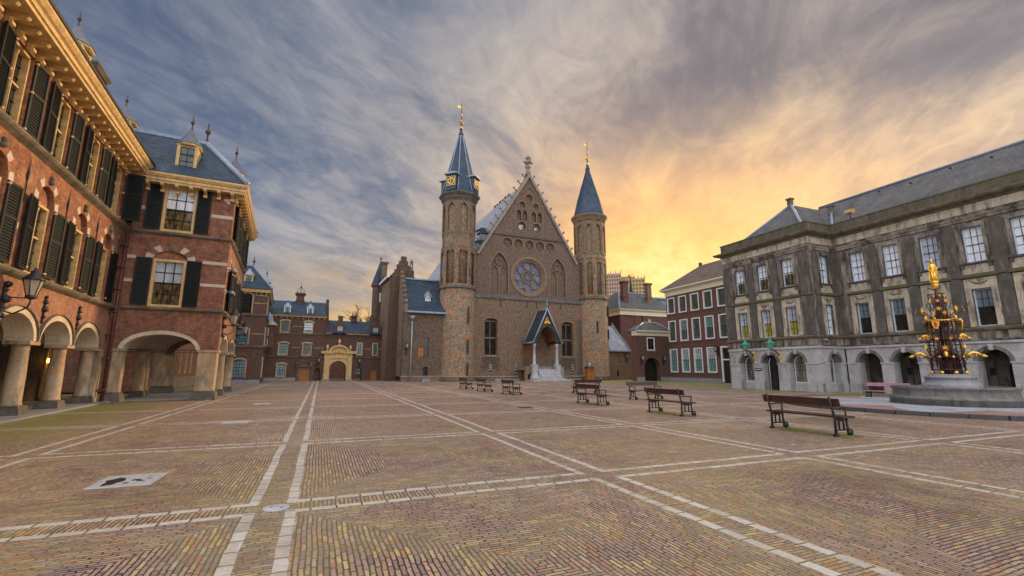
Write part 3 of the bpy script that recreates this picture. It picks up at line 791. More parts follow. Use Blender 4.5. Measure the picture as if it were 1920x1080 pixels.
# front (viewer side)
bot = [(-4.3, 2.52)] + arc(-4.0, -.86, 2.52, .84, 16) + [(0, 2.52)]
MB().slab(bot + [(0, 4.44), (-4.3, 4.44)], [], 0, .5).build('arch_wall', 'brick_pav', pv)
r_ = MB(); ring(r_, -3.9, -.96, 2.525, .74, .20, -.04, .55, 18); r_.build('arch', 'sand_arch', pv)
h_ = MB(); ring(h_, -4.10, -.76, 2.525, .95, .035, -.08, .06, 18); h_.build('hood_mould', 'ledge', pv)
hf = [archhole(-3.22, -1.81, 4.64, 7.12, .42), rect(-3.14, -1.71, 8.58, 11.05)]
MB().slab(rect(-4.3, 0, 4.62, 11.4), hf, 0, .4).build('front_wall', 'brick_pav', pv)
MB().slab([(-3.215, 7.13)] + arc(-3.215, -1.815, 7.13, .415) + [(-1.815, 7.13)], [], .12, .4).build('arch_infill', 'brick_red', pv)
stones(pv, None, -2.515, .72, 7.13, .44, .34, -.014, .2, (10, 52, 128, 170), 9)
MB().box(-2.62, -2.40, -.05, .1, 7.60, 7.9).build('carved_head', 'ledge', pv)
boxes(pv, 'stone_band', 'brick_stone', [(-4.28, -3.93, -.012, .1, 7.03, 7.19), (-1.12, -.003, -.012, .1, 7.03, 7.19), (-4.28, -3.93, -.012, .1, 5.83, 5.99), (-1.12, -.003, -.012, .1, 5.83, 5.99),
    (-1.0, -.003, -.013, .1, 9.62, 9.80), (-4.28, -3.85, -.013, .1, 9.62, 9.80)])
boxes(pv, 'stone_block', 'brick_stone', [(-.5, -.08, -.013, .1, 10.62, 10.75), (-.37, -.2, -.014, .1, 10.49, 10.615)])
def pstring(z0):
    return [(.0, z0), (-.08, z0 + .05), (-.14, z0 + .10), (-.14, z0 + .18), (0, z0 + .23)]
for z in (4.42, 8.33):
    MB().xprof(pstring(z), -4.2, 0, 0, 1.).build('string_course', 'ledge', pv)
    MB(ROT90).xprof(pstring(z), 0, SW, 1., 0.).build('string_course', 'ledge', pv)
PW = win_parts(1.42, 2.48, 'yellow', 'gwarm', .13, 3, 4, .035, barmat='green', d=.2, split=(.52, 'gpale'))
PWu = win_parts(1.43, 2.47, 'yellow', 'gwarm', .13, 3, 4, .035, barmat='green', d=.2, split=(.52, 'gcurt'))
put_win(pv, PW, -2.515, .04, 4.64); put_win(pv, PWu, -2.425, .04, 8.58)
SHP = shutter_mesh(.64, 2.38, 28)
put_pair(pv, SHP, -2.515, .70, -.05, 4.72, 7); put_pair(pv, SHP, -2.425, .70, -.05, 8.66, 6)
# right side
bot = [(.5, 2.52), (1.0, 2.52)] + arc(1.08, 4.08, 2.52, .88, 14) + arc(4.52, 8.7, 2.52, .88, 14) + [(SW, 2.52)]
MB(ROT90).slab(bot + [(SW, 4.44), (.5, 4.44)], [], 0, .5).build('side_arch_wall', 'brick_warm', pv)
for a, b in ((1.2, 3.96), (4.64, 8.58)):
    r_ = MB(ROT90); ring(r_, a, b, 2.525, .74, .20, -.04, .55, 16); r_.build('arch', 'sand_arch', pv)
    h_ = MB(ROT90); ring(h_, a - .2, b + .2, 2.525, .95, .035, -.08, .06, 16); h_.build('hood_mould', 'ledge', pv)
SC = (1.95, 4.75, 7.55)
hs = [archhole(c - .6, c + .6, 4.64, 7.02, .55) for c in SC] + [rect(c - .6, c + .6, 8.58, 11.0) for c in SC]
MB(ROT90).slab(rect(.4, SW, 4.62, 11.4), hs, 0, .4).build('side_wall', 'brick_warm', pv)
for c in SC:
    MB(ROT90).slab([(c - .595, 7.04)] + arc(c - .595, c + .595, 7.04, .54) + [(c + .595, 7.04)], [], .14, .4).build('arch_infill', 'brick_red', pv)
    stones(pv, ROT90, c, .62, 7.04, .58, .26, -.013, .2, (6, 50, 130, 174), 10)
for c in SC:
    put_win(pv, WL, -.06, c, 4.62, PI / 2); put_win(pv, WU, -.06, c, 8.58, PI / 2)
    for z in (4.66, 8.62):
        link('shutter', SH, pv, (.05, c + .61, z), PI / 2 - rad(13))
        o = link('shutter', SH, pv, (.05, c - .61, z), PI / 2 + rad(13)); o.scale = (-1, 1, 1)
# ground floor piers
def pier(x0, x1, y0, y1, z1=2.52, nm='pier'):
    p_ = MB().box(x0, x1, y0, y1, .46, z1 - .1).box(x0 - .06, x1 + .06, y0 - .06, y1 + .06, z1 - .1, z1 - .002).build(nm, 'sand', pv)
    MB().frustum((x0 - .16, x1 + .16, y0 - .16, y1 + .16), 0, (x0 - .1, x1 + .1, y0 - .1, y1 + .1), .36).box(x0 - .07, x1 + .07, y0 - .07, y1 + .07, .36, .46).build('pier_base', 'plinth', p_)
pier(-.84, -.02, .02, .95)
pier(-4.28, -3.86, .02, .5, nm='pilaster')
column(pv, -.26, 4.3, 0, 2.52, .24, .7); column(pv, -.26, 9.1, 0, 2.52, .24, .7)
column(pv, -4.0, 4.1, 0, 2.52, .24, .7); column(pv, -4.0, 4.95, 0, 2.52, .24, .7)
pier(-4.3, -3.4, 8.6, 9.5)
bot = [(-4.3, 2.52)] + arc(-3.5, -.6, 2.52, .84, 14) + [(0, 2.52)]
MB().slab(bot + [(-.51, 4.44), (-4.3, 4.44)], [], SW - .45, SW).build('rear_arch_wall', 'brick_pav', pv)
MB(ROT90).slab([(.51, 2.52)] + arc(.6, 3.9, 2.52, .84, 14) + arc(5.2, 8.4, 2.52, .84, 14) + [(SW - .46, 2.52), (SW - .46, 4.44), (.51, 4.44)], [], 3.85, 4.25).build('inner_arch_wall', 'vault', pv)
vt = MB()
a = arc(-3.84, -.51, 2.56, 1.0, 14)
vt.slab(a + [(-.51, 4.0), (-3.84, 4.0)], [], .56, SW - .46)
vt.build('vault', 'vault', pv)
MB().box(-4.25, -.02, .45, SW - .02, 4.64, 11.3).build('upper_core', 'brick_pav', pv)
MB().xprof(cornice_prof(11.02, .62, .5), -4.3 - .3, 0, 1., 1.).build('cornice', 'yellow', pv)
MB(ROT90).xprof(cornice_prof(11.02, .62, .5), 0, SW, 1., 1.).build('cornice', 'yellow', pv)
for k in range(7): link('bracket', BRK, pv, (-.12 - .62 * k, 0, 10.64))
for k in range(16): link('bracket', BRK, pv, (0, .12 + .62 * k, 10.64), PI / 2)
MB().frustum((-9., .56, -.56, SW + .4), 11.56, (-9., -2.0, 2.3, 7.4), 14.72).build('roof', 'slate', pv)
rl = MB().box(-9., -1.95, 2.24, 2.44, 14.68, 14.86)
rl.tube([(.56, -.56, 11.6), (-2.0, 2.3, 14.74)], .16, 6); rl.tube([(.56, SW + .4, 11.6), (-2.0, 7.4, 14.74)], .16, 6); rl.box(-2.1, -1.9, 2.44, 7.3, 14.68, 14.84)
rl.build('ridge_lead', 'leadplain', pv)
for y in (2.3, 7.3): f_ = MB(); finial_mb(f_, -2.0, y, 14.8, 1.45, .13); f_.build('finial', 'finial', pv)
dormer(pv, -2.45, .10, 12.05, .95, 1.42, glass='ggrey', depth=1.5, roofh=1.0, fin=1.0, roofm='leaddark')
dormer(pv, -.15, 3.3, 12.05, .95, 1.3, PI / 2, glass='gcurt', depth=1.5, roofh=1.0, fin=1.0, roofm='leaddark')
dormer(pv, -.15, 7.2, 12.05, .95, 1.3, PI / 2, glass='gcurt', depth=1.5, roofh=1.0, fin=1.0, roofm='leaddark')
for z in (2.50, 2.38): MB().tube([(-4.1, .28, z), (-.7, .28, z)], .018, 6).build('tie_rod', 'iron', pv)
MB().box(-4.0, -.5, .6, 9., .003, .012).build('passage_floor', 'floor', pv)
lantern('black lantern on the pavilion corner, seen against its warm side wall, nearer of two', at(pv, .02, .72, 3.95), rad(116.4), s=1.15, arm=.5, group='black wall lanterns')
lantern('black lantern at the pavilion far end, in front of a blue curtained window', at(pv, .02, 9.0, 4.0), rad(116.4), s=1.15, arm=.5, group='black wall lanterns')
def cctv(label, loc, rz, arm=.45):
    t = thing('security_camera', label, 'camera', loc, rz, 'security cameras')
    MB().box(-.05, .05, -arm, 0, .06, .12).box(-.08, .08, -.03, 0, 0, .2).build('mount', 'blue_stone', t)
    MB().lathe([(.10, .06), (.12, 0), (.13, -.05)], (0, -arm), 12).build('housing', 'blue_stone', t)
    MB().lathe([(.12, -.052), (.10, -.13), (.05, -.17), (0, -.18)], (0, -arm), 12).build('dome', 'gdark', t)
cctv('upper grey dome camera on the corner of the red pavilion', at(pv, 0, .12, 6.75), rad(26.4 + 60))
cctv('lower grey dome camera on the corner of the red pavilion', at(pv, 0, .12, 5.55), rad(26.4 + 60))

# ------------------------------------------------------------------ brick range behind the pavilion
lk = thing('linking_range', 'warm brick range with tall yellow-framed windows seen through the pavilion arch', 'building', at(pv, -4.3, 9.7, 0), rad(116.4))
wx = [2.6, 5.0, 7.4, 9.8, 12.2]
MB().slab(rect(0, 16.5, .9, 11.3), [rect(x - .5, x + .5, 1.15, 3.3) for x in wx] + [rect(x - .5, x + .5, 4.9, 7.1) for x in wx], 0, .4).build('wall', 'brick_warm', lk)
MB().box(0, 16.5, -.08, .4, 0, .9).build('plinth', 'sand', lk)
LW = win_parts(1.0, 2.15, 'yellow', 'gdark', .12, 2, 4, .03, d=.16)
for x in wx:
    for z in (1.15, 4.95): put_win(lk, LW, x, .05, z)
MB().xprof(cornice_prof(10.9, .6, .5), 0, 16.5).build('cornice', 'yellow', lk)
MB().frustum((0, 16.5, -.5, 8), 11.45, (0, 16.5, 2.8, 4.5), 14.4).build('roof', 'slate', lk)
MB().box(0, 16.4, .42, 8, .1, 11.3).build('rear_wall', 'brick_pav', lk)

# ------------------------------------------------------------------ far pavilion (left, beyond the corner pavilion)
fp = thing('far_pavilion', 'dark brick pavilion with blue hipped roof and yellow stone window frames beyond the corner pavilion', 'building', (-26.7, 49.14, 0), rad(26.4))
FW = [(-2.0, 1.1, .62, 1.75), (-2.0, 1.1, 4.08, 1.6), (-1.97, 1.12, 7.42, 1.95)]
MB().slab(rect(-5, 0, .42, 9.9), [archhole(x - w / 2, x + w / 2, z, z + h, .22) for x, w, z, h in FW], 0, .4).build('front_wall', 'brick_brown', fp)
MB().box(-5, 0, -.07, .4, 0, .42).build('plinth', 'blue_stone', fp)
MB(ROT90).slab(rect(.4, 11.6, 0, 9.9), [archhole(1.6, 2.7, z, z + h, .22) for x, w, z, h in FW], 0, .4).build('side_wall', 'brick_brown', fp)
for x, w, z, h in FW:
    wp = win_parts(w, h, 'iron', 'gdark' if z > 7 else 'gblue', .05, 4, 5, .03, rise=.22, d=.15)
    put_win(fp, wp, x, .10, z)
    put_win(fp, wp, -.10, 2.15, z, PI / 2)
    r_ = MB(); ring(r_, x - w / 2 + .03, x + w / 2 - .03, z + h, .19, .14, -.03, .12, 10, down=h); r_.build('window_surround', 'sand', fp)
    r_ = MB(ROT90); ring(r_, 1.63, 2.67, z + h, .19, .30, -.06, .12, 10, down=h); r_.build('window_surround', 'sand_arch', fp)
    if z < 7:
        r_ = MB(); ring(r_, x - .62, x + .62, z + h + .3, .38, .1, -.05, .1, 10); r_.build('relieving_arch', 'ledge', fp)
for z in (3.72, 7.12):
    MB().xprof(pstring(z), -5, 0, 0, 1.).build('string_course', 'ledge', fp); MB(ROT90).xprof(pstring(z), 0, 11.6, 1., 0).build('string_course', 'ledge', fp)
boxes(fp, 'stone_band', 'cream', [(-1.2, -.02, -.01, .1, z, z + .07) for z in (5.2, 8.5, 9.35)])
MB().xprof(cornice_prof(9.72, .32, .30), -5, 0, 0, 1.).build('cornice', 'yellow', fp); MB(ROT90).xprof(cornice_prof(9.72, .32, .30), 0, 11.6, 1., 1.).build('cornice', 'yellow', fp)
for k in range(6):
    o = link('bracket', BRK, fp, (-.12 - .5 * k, 0, 9.50)); o.scale = (.6, .5, .6)
MB().frustum((-7, .4, -.4, 12), 10.08, (-7, -1.75, 1.9, 9.5), 12.95).build('roof', 'slate', fp)
MB().tube([(.4, -.4, 10.12), (-1.75, 1.9, 12.95)], .12, 6).tube([(-7, 1.9, 12.95), (-1.75, 1.9, 12.95)], .09, 6).build('ridge_lead', 'leadplain', fp)
for x, y, z, h in ((-1.75, 1.9, 12.9, 1.25), (-2.5, 1.95, 12.9, .8)):
    f_ = MB(); finial_mb(f_, x, y, z, h, .12); f_.build('finial', 'finial', fp)
dormer(fp, -2.0, .25, 10.55, .85, .95, glass='gblue', depth=1.2, roofh=.75, fin=.4)
dormer(fp, -.1, 4.5, 10.55, .85, .95, PI / 2, glass='gblue', depth=1.2, roofh=.7, fin=.9)
oc = (-.1, 9.3)
MB().lathe([(.35, 3.6), (.95, 4.15), (.95, 6.9), (1.0, 7.0)], oc, 8, PI / 8, smooth=False).build('oriel', 'brick_brown', fp)
MB().lathe([(1.25, 6.95), (1.25, 7.12)], oc, 8, PI / 8, smooth=False).build('oriel_cornice', 'yellow', fp)
MB().lathe([(1.2, 7.12), (.75, 7.5), (.62, 8.1), (.1, 8.75), (0, 8.8)], oc, 8, PI / 8, smooth=False).build('oriel_roof', 'leadplain', fp)
ow = win_parts(.5, .95, 'yellow', 'gblue', .09, 2, 2, .03, d=.1)
for z in (4.3, 5.6): put_win(fp, ow, oc[0] + .02, oc[1] - .97, z)
MB().box(-5, -.41, .41, 11.6, .1, 9.9).build('rear_wall', 'brick_brown', fp)

# ------------------------------------------------------------------ gate range
gr = thing('gate_range', 'low dark brick range with blue roofs and orange door around the yellow gate', 'building', (-23.82, 63.1, 0), rad(26.4))
G1 = [(-6.85, 1.2, .52, 1.55), (-6.85, 1.2, 3.3, 1.5), (-4.0, 1.2, 3.3, 1.5), (-6.85, 1.15, 6.25, 1.45), (-4.0, 1.15, 6.25, 1.45)]
dh = archhole(-4.7, -3.3, 0, 1.8, .62)
sarch = [archhole(-2.85, -2.1, 0, 1.25, .4), archhole(2.35, 3.2, 0, 1.25, .42), archhole(4.42, 5.3, 0, 1.05, .44)]
parch = archhole(-1.03, 1.1, 0, 1.62, 1.02)
MB().slab([(-9.4, 0), (-9.4, 2.98)] + [(-1.83, 2.98)] + [(-1.83, 0), (-2.1, 0)] + sarch[0][1:-1][::-1] + [(-2.85, 0), (-3.3, 0)] + dh[1:-1][::-1] + [(-4.7, 0)],
          [archhole(x - w / 2, x + w / 2, z, z + h, .2) for x, w, z, h in G1[:1]], 0, .5).build('ground_floor_wall', 'brick_brown', gr)
MB().slab([(-1.83, 0), (-1.83, 2.98), (7.2, 2.98), (7.2, 0), (5.3, 0)] + sarch[2][1:-1][::-1] + [(4.42, 0), (3.2, 0)] + sarch[1][1:-1][::-1] + [(2.35, 0), (1.1, 0)] + parch[1:-1][::-1] + [(-1.03, 0)],
          [], .02, 1.0).build('ground_floor_wall', 'brick_brown', gr)
MB().slab(rect(-9.4, -1.84, 3.0, 8.5), [archhole(x - w / 2, x + w / 2, z, z + h, .2) for x, w, z, h in G1[1:]], 0, .5).build('upper_wall', 'brick_brown', gr)
G2 = [(2.75, .8, 3.42, 1.8), (4.85, .8, 3.42, 1.8)]
MB().slab(rect(-1.83, 7.2, 3.0, 6.35), [rect(x - w / 2, x + w / 2, z, z + h) for x, w, z, h in G2], .02, .5).build('upper_wall', 'brick_brown', gr)
for i, (x, w, z, h) in enumerate(G1):
    wp = win_parts(w, h, 'yellow', ('gblue', 'ggreen', 'gwarm', 'gdark', 'gblue')[i], .10, 3, 4, .03, barmat='iron', rise=.2, d=.15, split=(.33, ('gcurt' if i == 4 else 'gdark' if i == 3 else 'gblue')) if i > 2 else None)
    put_win(gr, wp, x, .08, z)
    r_ = MB(); ring(r_, x - w / 2 - .0, x + w / 2 + .0, z + h, .2, .12, -.03, .08, 10); r_.build('window_arch', 'sand_arch', gr)
    r_ = MB(); ring(r_, x - .72, x + .72, z + h + .22, .4, .09, -.03, .08, 10); r_.build('relieving_arch', 'ledge', gr)
for x, w, z, h in G2:
    put_win(gr, win_parts(w, h, 'yellow', 'gblue', .09, 3, 6, .03, barmat='iron', d=.15), x, -.02, z)
    r_ = MB(); ring(r_, x - .5, x + .5, z + h + .15, .3, .08, -.02, .08, 10); r_.build('relieving_arch', 'ledge', gr)
MB().slab(dh, [], .25, .4).build('arched_door', 'wood', gr)
r_ = MB(); ring(r_, -4.7, -3.3, 1.8, .62, .34, -.14, .3, 14, down=1.8); r_.box(-5.2, -2.95, -.2, .2, 1.78, 1.98); r_.ball((-5.05, -.12, 2.2), .2); r_.ball((-2.95, -.12, 2.2), .2); r_.build('door_surround', 'sootdark', gr)
MB().slab(sarch[2], [], .2, .3).build('arched_door', 'wood', gr, label=None) if False else MB().slab(sarch[2], [], .2, .3).build('arched_door', 'wood', gr)
for z, a, b in ((3.0, -9.4, -1.84), (6.0, -9.4, -1.84), (3.0, -1.83, 7.2)):
    MB().xprof([(.02, z), (-.07, z + .04), (-.1, z + .16), (.02, z + .2)], a, b).build('string_course', 'ledge', gr)
boxes(gr, 'stone_band', 'cream', [(-5.9, -4.8, -.008, .1, 4.3, 4.36), (-3.2, -1.9, -.008, .1, 4.3, 4.36), (3.3, 4.3, .01, .1, 4.3, 4.37), (-5.9, -4.8, -.008, .1, 7.1, 7.16), (5.35, 7.0, .01, .1, 4.3, 4.37)])
MB().box(-9.4, -5.1, -.08, .2, 0, .42).build('plinth', 'blue_stone', gr)
MB().xprof(cornice_prof(8.40, .32, .24), -9.4, -1.84).build('cornice', 'yellow', gr)
MB().xprof(cornice_prof(6.24, .32, .2), -1.83, -1.0).build('cornice', 'yellow', gr); MB().xprof(cornice_prof(6.24, .32, .2), .85, 3.95).build('cornice', 'yellow', gr); MB().xprof(cornice_prof(6.24, .32, .2), 5.6, 7.2).build('cornice', 'yellow', gr)
for k in range(11):
    o = link('bracket', BRK, gr, (-2.1 - .66 * k, 0, 8.17)); o.scale = (.6, .5, .6)
rprof = lambda y0, z0, y1, z1, y2: [(y0, z0), (y1, z1), (y2, z0)]
MB().xprof(rprof(-.45, 8.62, 3.0, 10.85, 6.5), -9.4, -1.9).build('roof', 'slate', gr)
MB().xprof(rprof(-.45, 6.42, 2.6, 8.4, 5.8), -1.85, 7.2).build('roof', 'slate', gr)
MB().tube([(-9.4, 3.0, 10.85), (-1.9, 3.0, 10.85)], .1, 6).build('ridge_lead', 'leadplain', gr)
dormer(gr, -6.75, .1, 8.72, .8, .95, body='white', glass='gblue', depth=1.6, roofh=.55, fin=.35); dormer(gr, -3.95, .1, 8.72, .8, .95, body='white', glass='gblue', depth=1.6, roofh=.55, fin=.55)
chimney(gr, -5.25, 3.0, 10.2, 1.0, .9, 1.5, 'brick_brown', 'brick_brown')
cr = MB()
for a in range(4):
    t_ = a * PI / 2
    cr.tube([(-5.25 + .42 * math.cos(t_), 3 + .42 * math.sin(t_), 12.05), (-5.25 + .45 * math.cos(t_), 3 + .45 * math.sin(t_), 12.5), (-5.25, 3, 12.9)], .035, 5)
cr.tube([(-5.25, 3, 12.0), (-5.25, 3, 13.5)], .03, 5); cr.ball((-5.25, 3, 12.95), .12); cr.build('iron_crown', 'iron', gr)
# stepped verge and two stepped dormers
sv_ = MB()
for i in range(8): sv_.box(-1.84, -1.45, -.1 + .42 * i, 3.3, 6.6 + .56 * i, 7.16 + .56 * i + (.35 if i == 7 else 0))
sv_.box(-1.84, -1.45, -.1, 6.5, 6.4, 6.62); sv_.build('stepped_parapet', 'brick_brown', gr)
for x0 in (0., 4.8):
    b = MB().slab([(x0 - .75, 6.36), (x0 - .75, 7.5), (x0 - .5, 7.5), (x0 - .5, 7.85), (x0 - .3, 7.85), (x0 - .3, 8.65), (x0 + .3, 8.65), (x0 + .3, 7.85), (x0 + .5, 7.85), (x0 + .5, 7.5), (x0 + .75, 7.5), (x0 + .75, 6.36)], [rect(x0 - .3, x0 + .3, 6.4, 7.35)], -.02, .4)
    b.box(x0 - .36, x0 + .36, -.08, .46, 8.65, 8.78).box(x0 - .7, x0 + .7, .4, 2.2, 6.4, 7.5)
    d_ = b.build('stepped_dormer', 'brick_brown', gr)
    put_win(d_, win_parts(.6, .95, 'white', 'gblue', .08, 2, 3, .03, d=.1), x0, .02, 6.4)
chimney(gr, 2.1, 2.6, 7.9, .6, .5, .95, 'brick_brown', 'brick_brown')
MB().box(-9.4, -1.86, .52, 6.4, .1, 8.4).build('rear_wall', 'brick_brown', gr); MB().box(-1.82, 7.2, .52, 5.6, 3.02, 6.3).build('rear_wall', 'brick_brown', gr)
# yellow gate portal in front of the arch
po = thing('gate_portal', 'cream-yellow classical gateway with a curved pediment, urns and a painted coat of arms', 'gate', at(gr, 0, 0, 0), rad(26.4))
b = MB().slab([(-1.78, .12), (-1.78, 3.75), (1.85, 3.75), (1.85, .12), (1.1, .12)] + parch[1:-1][::-1] + [(-1.03, .12)], [], -.18, .0)
b.build('portal_wall', 'yellow', po)
boxes(po, 'portal_base', 'blue_stone', [(-1.95, -1.02, -.42, .015, 0, .2), (1.09, 2.02, -.42, .015, 0, .2)])
for x in (-1.42, 1.49):
    MB().box(x - .25, x + .25, -.34, -.18, .2, 3.3).box(x - .32, x + .32, -.38, -.18, .2, .4).box(x - .32, x + .32, -.38, -.18, 2.75, 2.95).box(x - .31, x + .31, -.37, -.18, 1.35, 1.5).build('pilaster', 'yellow', po)
r_ = MB(); ring(r_, -1.03, 1.1, 1.62, 1.02, .16, -.24, -.17, 14); r_.build('archivolt', 'yellow', po)
c = MB().box(-2.2, -.95, -.5, .012, 3.62, 3.95).box(1.0, 2.25, -.5, .012, 3.62, 3.95)
ring(c, -1.1, 1.16, 3.75, .82, .22, -.46, .012, 14)
c.box(-1.75, 1.82, -.30, -.18, 2.95, 3.1); c.build('pediment', 'yellow', po)
MB().slab([(-1.1, 3.74)] + arc(-1.1, 1.16, 3.74, .82, 12) + [(1.16, 3.74)], [], -.12, .01).build('tympanum', 'yellow', po)
for x, z, r_ in ((-1.45, 3.95, .17), (1.52, 3.95, .17), (.03, 4.75, .2)):
    MB().lathe([(r_ * 1.0, z), (r_ * .5, z + .12), (r_ * .45, z + .22), (r_ * 1.15, z + .4), (r_ * 1.2, z + .52), (r_ * .7, z + .72), (r_ * .25, z + .78), (r_ * .3, z + .86), (0, z + .95)], (x, -.24), 14).build('urn', 'yellow', po)
a_ = MB().lathe([(0, -.04), (.26, -.03), (.30, .02), (0, .05)], (0, 0), 14, mtx=Matrix.Translation((.03, -.2, 3.72)) @ Matrix.Rotation(PI / 2, 4, 'X')); a_.build('shield', 'goldpaint', po)
MB().box(-.06, .14, -.29, -.24, 3.6, 3.84).ball((.05, -.26, 3.86), .07).box(-.1, .02, -.29, -.25, 3.68, 3.74).build('shield_emblem', 'red', po)
for sx_ in (-1, 1):
    MB().tube([(.03 + sx_ * .32, -.2, 3.5), (.03 + sx_ * .55, -.22, 3.75), (.03 + sx_ * .78, -.2, 3.55), (.03 + sx_ * .95, -.18, 3.42)], [.1, .13, .1, .03], 7).build('scroll_ornament', 'sand', po)
MB().box(-.4, .46, -.26, -.15, 3.12, 3.5).tube([(-.3, -.26, 3.15), (.03, -.3, 3.02), (.36, -.26, 3.15)], .07, 6).build('scroll_ornament', 'yellow', po)
rc = thing('rear_court_house', 'red brick house with an orange door seen through the yellow gate', 'building', at(gr, 0, 13, 0), rad(26.4))
MB().slab(rect(-9, 9, 0, 5), [rect(-2.4, -1.5, 0, 2.1), rect(-.5, .5, 2.6, 4.2), rect(4.2, 5.2, .8, 2.8)], 0, .3).build('wall', 'brick_pav', rc)
MB().box(-2.4, -1.5, .1, .2, 0, 2.1).build('door', 'wood', rc)
for x, z, h in ((0, 2.6, 1.6), (4.7, .8, 2.)): put_win(rc, win_parts(1., h, 'white', 'gblue', .1, 2, 3, .03), x, .05, z)
MB().box(-9, 9, .3, 5, 0, 5).build('rear_wall', 'brick_maroon', rc)
for nm, x, lab in (('a', -2.45, 'small black lantern above the arch left of the yellow gate'), ('b', 2.8, 'small black lantern above the arch right of the yellow gate')):
    lantern(lab, at(gr, x, 0, 2.45), rad(26.4), s=1., arm=.4, group='black wall lanterns')

# ------------------------------------------------------------------ stepped buildings beside the hall
lh = thing('gabled_annex', 'brown brick annex with a steep blue slate roof left of the clock tower', 'building', (-13.8, 57.9, 0), rad(25))
lh.scale = (1.12, 1.12, 1.12)
MB().slab(rect(0, 4.9, .55, 7.9), [rect(2.4, 3.0, 2.8, 5.0), archhole(2.42, 2.98, .56, 1.5, .2)], 0, .5).build('front_wall', 'brick_annex', lh)
MB().box(-.06, 4.9, -.07, .5, 0, .5).build('plinth', 'brick_old', lh)
MB().xprof([(0, .5), (-.1, .52), (-.1, .6), (0, .64)], -.1, 4.9).build('plinth_ledge', 'coping', lh)
ms = MB(ROTM90)
gp = [(-6.5, .55), (-6.5, 8.6)]
for i in range(7): gp += [(-6.5 + .42 * i, 8.6 + .64 * i + .3), (-6.5 + .42 * (i + 1), 8.6 + .64 * i + .3)]
gp += [(-3.55, 13.35), (-2.95, 13.35)]
for i in range(7): gp += [(-2.95 + .42 * i, 12.44 - .64 * i + .3), (-2.95 + .42 * (i + 1), 12.44 - .64 * i + .3)]
gp += [(-.01, 8.2), (-.01, .55)]
swin = [rect(-5.2, -4.75, 5.6, 7.0), rect(-3.4, -2.95, 5.6, 7.0), rect(-5.2, -4.75, 2.6, 4.4), rect(-3.4, -2.95, 2.6, 4.4), rect(-1.9, -1.5, 2.6, 4.4)]
ms.slab(gp, swin, 0, .45).build('gable_wall', 'brick_lit_side', lh)
for i in range(7):
    MB(ROTM90).box(-6.56 + .42 * i, -6.06 + .42 * i, -.05, .5, 8.9 + .64 * i, 9.04 + .64 * i).build('gable_step', 'brick_dark', lh)
    MB(ROTM90).box(-3.0 + .42 * i, -2.48 + .42 * i, -.05, .5, 12.74 - .64 * i, 12.88 - .64 * i).build('gable_step', 'brick_dark', lh)
MB(ROTM90).box(-3.62, -2.88, -.05, .5, 13.35, 13.5).build('gable_step', 'brick_dark', lh)
MB(ROTM90).box(-.5, -.012, -.03, -.001, .6, 8.1).build('corner_strip', 'brick_dark', lh)
for q in swin:
    x0, z0, z1 = q[0][0], q[0][1], q[1][1]
    MB(ROTM90).box(x0, x0 + .45, .2, .25, z0, z1).build('window', 'gdark', lh)
    MB(ROTM90).box(x0 - .02, x0 + .2, -.06, -.01, z0, z0 + .75).build('shutter', 'wood', lh)
MB().box(2.4, 3.0, .2, .26, 2.8, 5.0).build('window', 'gdark', lh)
MB().box(2.36, 3.04, -.03, .2, 5.0, 5.12).box(2.42, 2.98, .1, .19, 3.85, 3.95).box(2.4, 2.44, .08, .19, 2.8, 5.).box(2.96, 3.0, .08, .19, 2.8, 5.).build('window_frame', 'brownwood', lh)
MB().box(1.78, 2.36, -.07, -.01, 2.8, 3.8).build('shutter', 'wood', lh)
MB().slab(archhole(2.42, 2.98, .56, 1.5, .19), [], .25, .32).build('door', 'darkwood', lh)
MB().xprof([(-.35, 7.82), (-.4, 8.0), (3.24, 12.35), (6.8, 8.0), (6.5, 7.8)], .46, 4.9).build('roof', 'slate', lh)
MB().xprof([(-.34, 7.74), (-.46, 7.8), (-.46, 7.98), (-.38, 8.0)], .2, 4.9).build('gutter', 'leadplain', lh)
MB().box(.46, 4.9, 3.1, 3.38, 12.3, 12.48).build('ridge_lead', 'leadplain', lh)
b = MB().slab([(-.32, 0), (-.32, .55), (0, 1.05), (.32, .55), (.32, 0)], [], 0, 1.4)
d_ = b.build('roof_vent', 'white', lh, (2.9, .75, 9.35))
MB().add([(-.5, -.15, .5), (0, -.15, 1.25), (.5, -.15, .5), (-.5, 1.5, .5), (0, 1.5, 1.25), (.5, 1.5, .5), (-.42, -.15, .5), (0, -.15, 1.12), (.42, -.15, .5), (-.42, 1.5, .5), (0, 1.5, 1.12), (.42, 1.5, .5)],
         [(0, 1, 4, 3), (1, 2, 5, 4), (6, 9, 10, 7), (7, 10, 11, 8), (0, 6, 7, 1), (1, 7, 8, 2)]).build('vent_hood', 'leadplain', d_)
for i in range(3):
    MB().add([(-.27, -.02, .12 + .2 * i), (0, -.02, .3 + .2 * i), (.27, -.02, .12 + .2 * i), (.27, -.02, .2 + .2 * i), (0, -.02, .38 + .2 * i), (-.27, -.02, .2 + .2 * i)], [(0, 1, 4, 5), (1, 2, 3, 4)]).build('vent_stripe', 'iron', d_)
MB().tube([(.95, -.12, 0), (.95, -.12, 6.9)], .09, 8).lathe([(.1, 6.9), (.3, 7.2), (.3, 7.4)], (.95, -.2), 10).build('downpipe', 'leadplain', lh)
MB().box(2.2, 3.2, -.6, 0, 0, .18).box(2.3, 3.1, -.35, 0, .18, .36).build('step', 'blue_stone', lh)
MB().box(0.5, 4.8, .51, 6.4, .1, 7.8).build('rear_wall', 'brick_old', lh)
lantern('small black lantern on the brown annex beside its downpipe', at(lh, .4, 0, 3.75), rad(25), s=1.15, arm=.5, group='black wall lanterns')
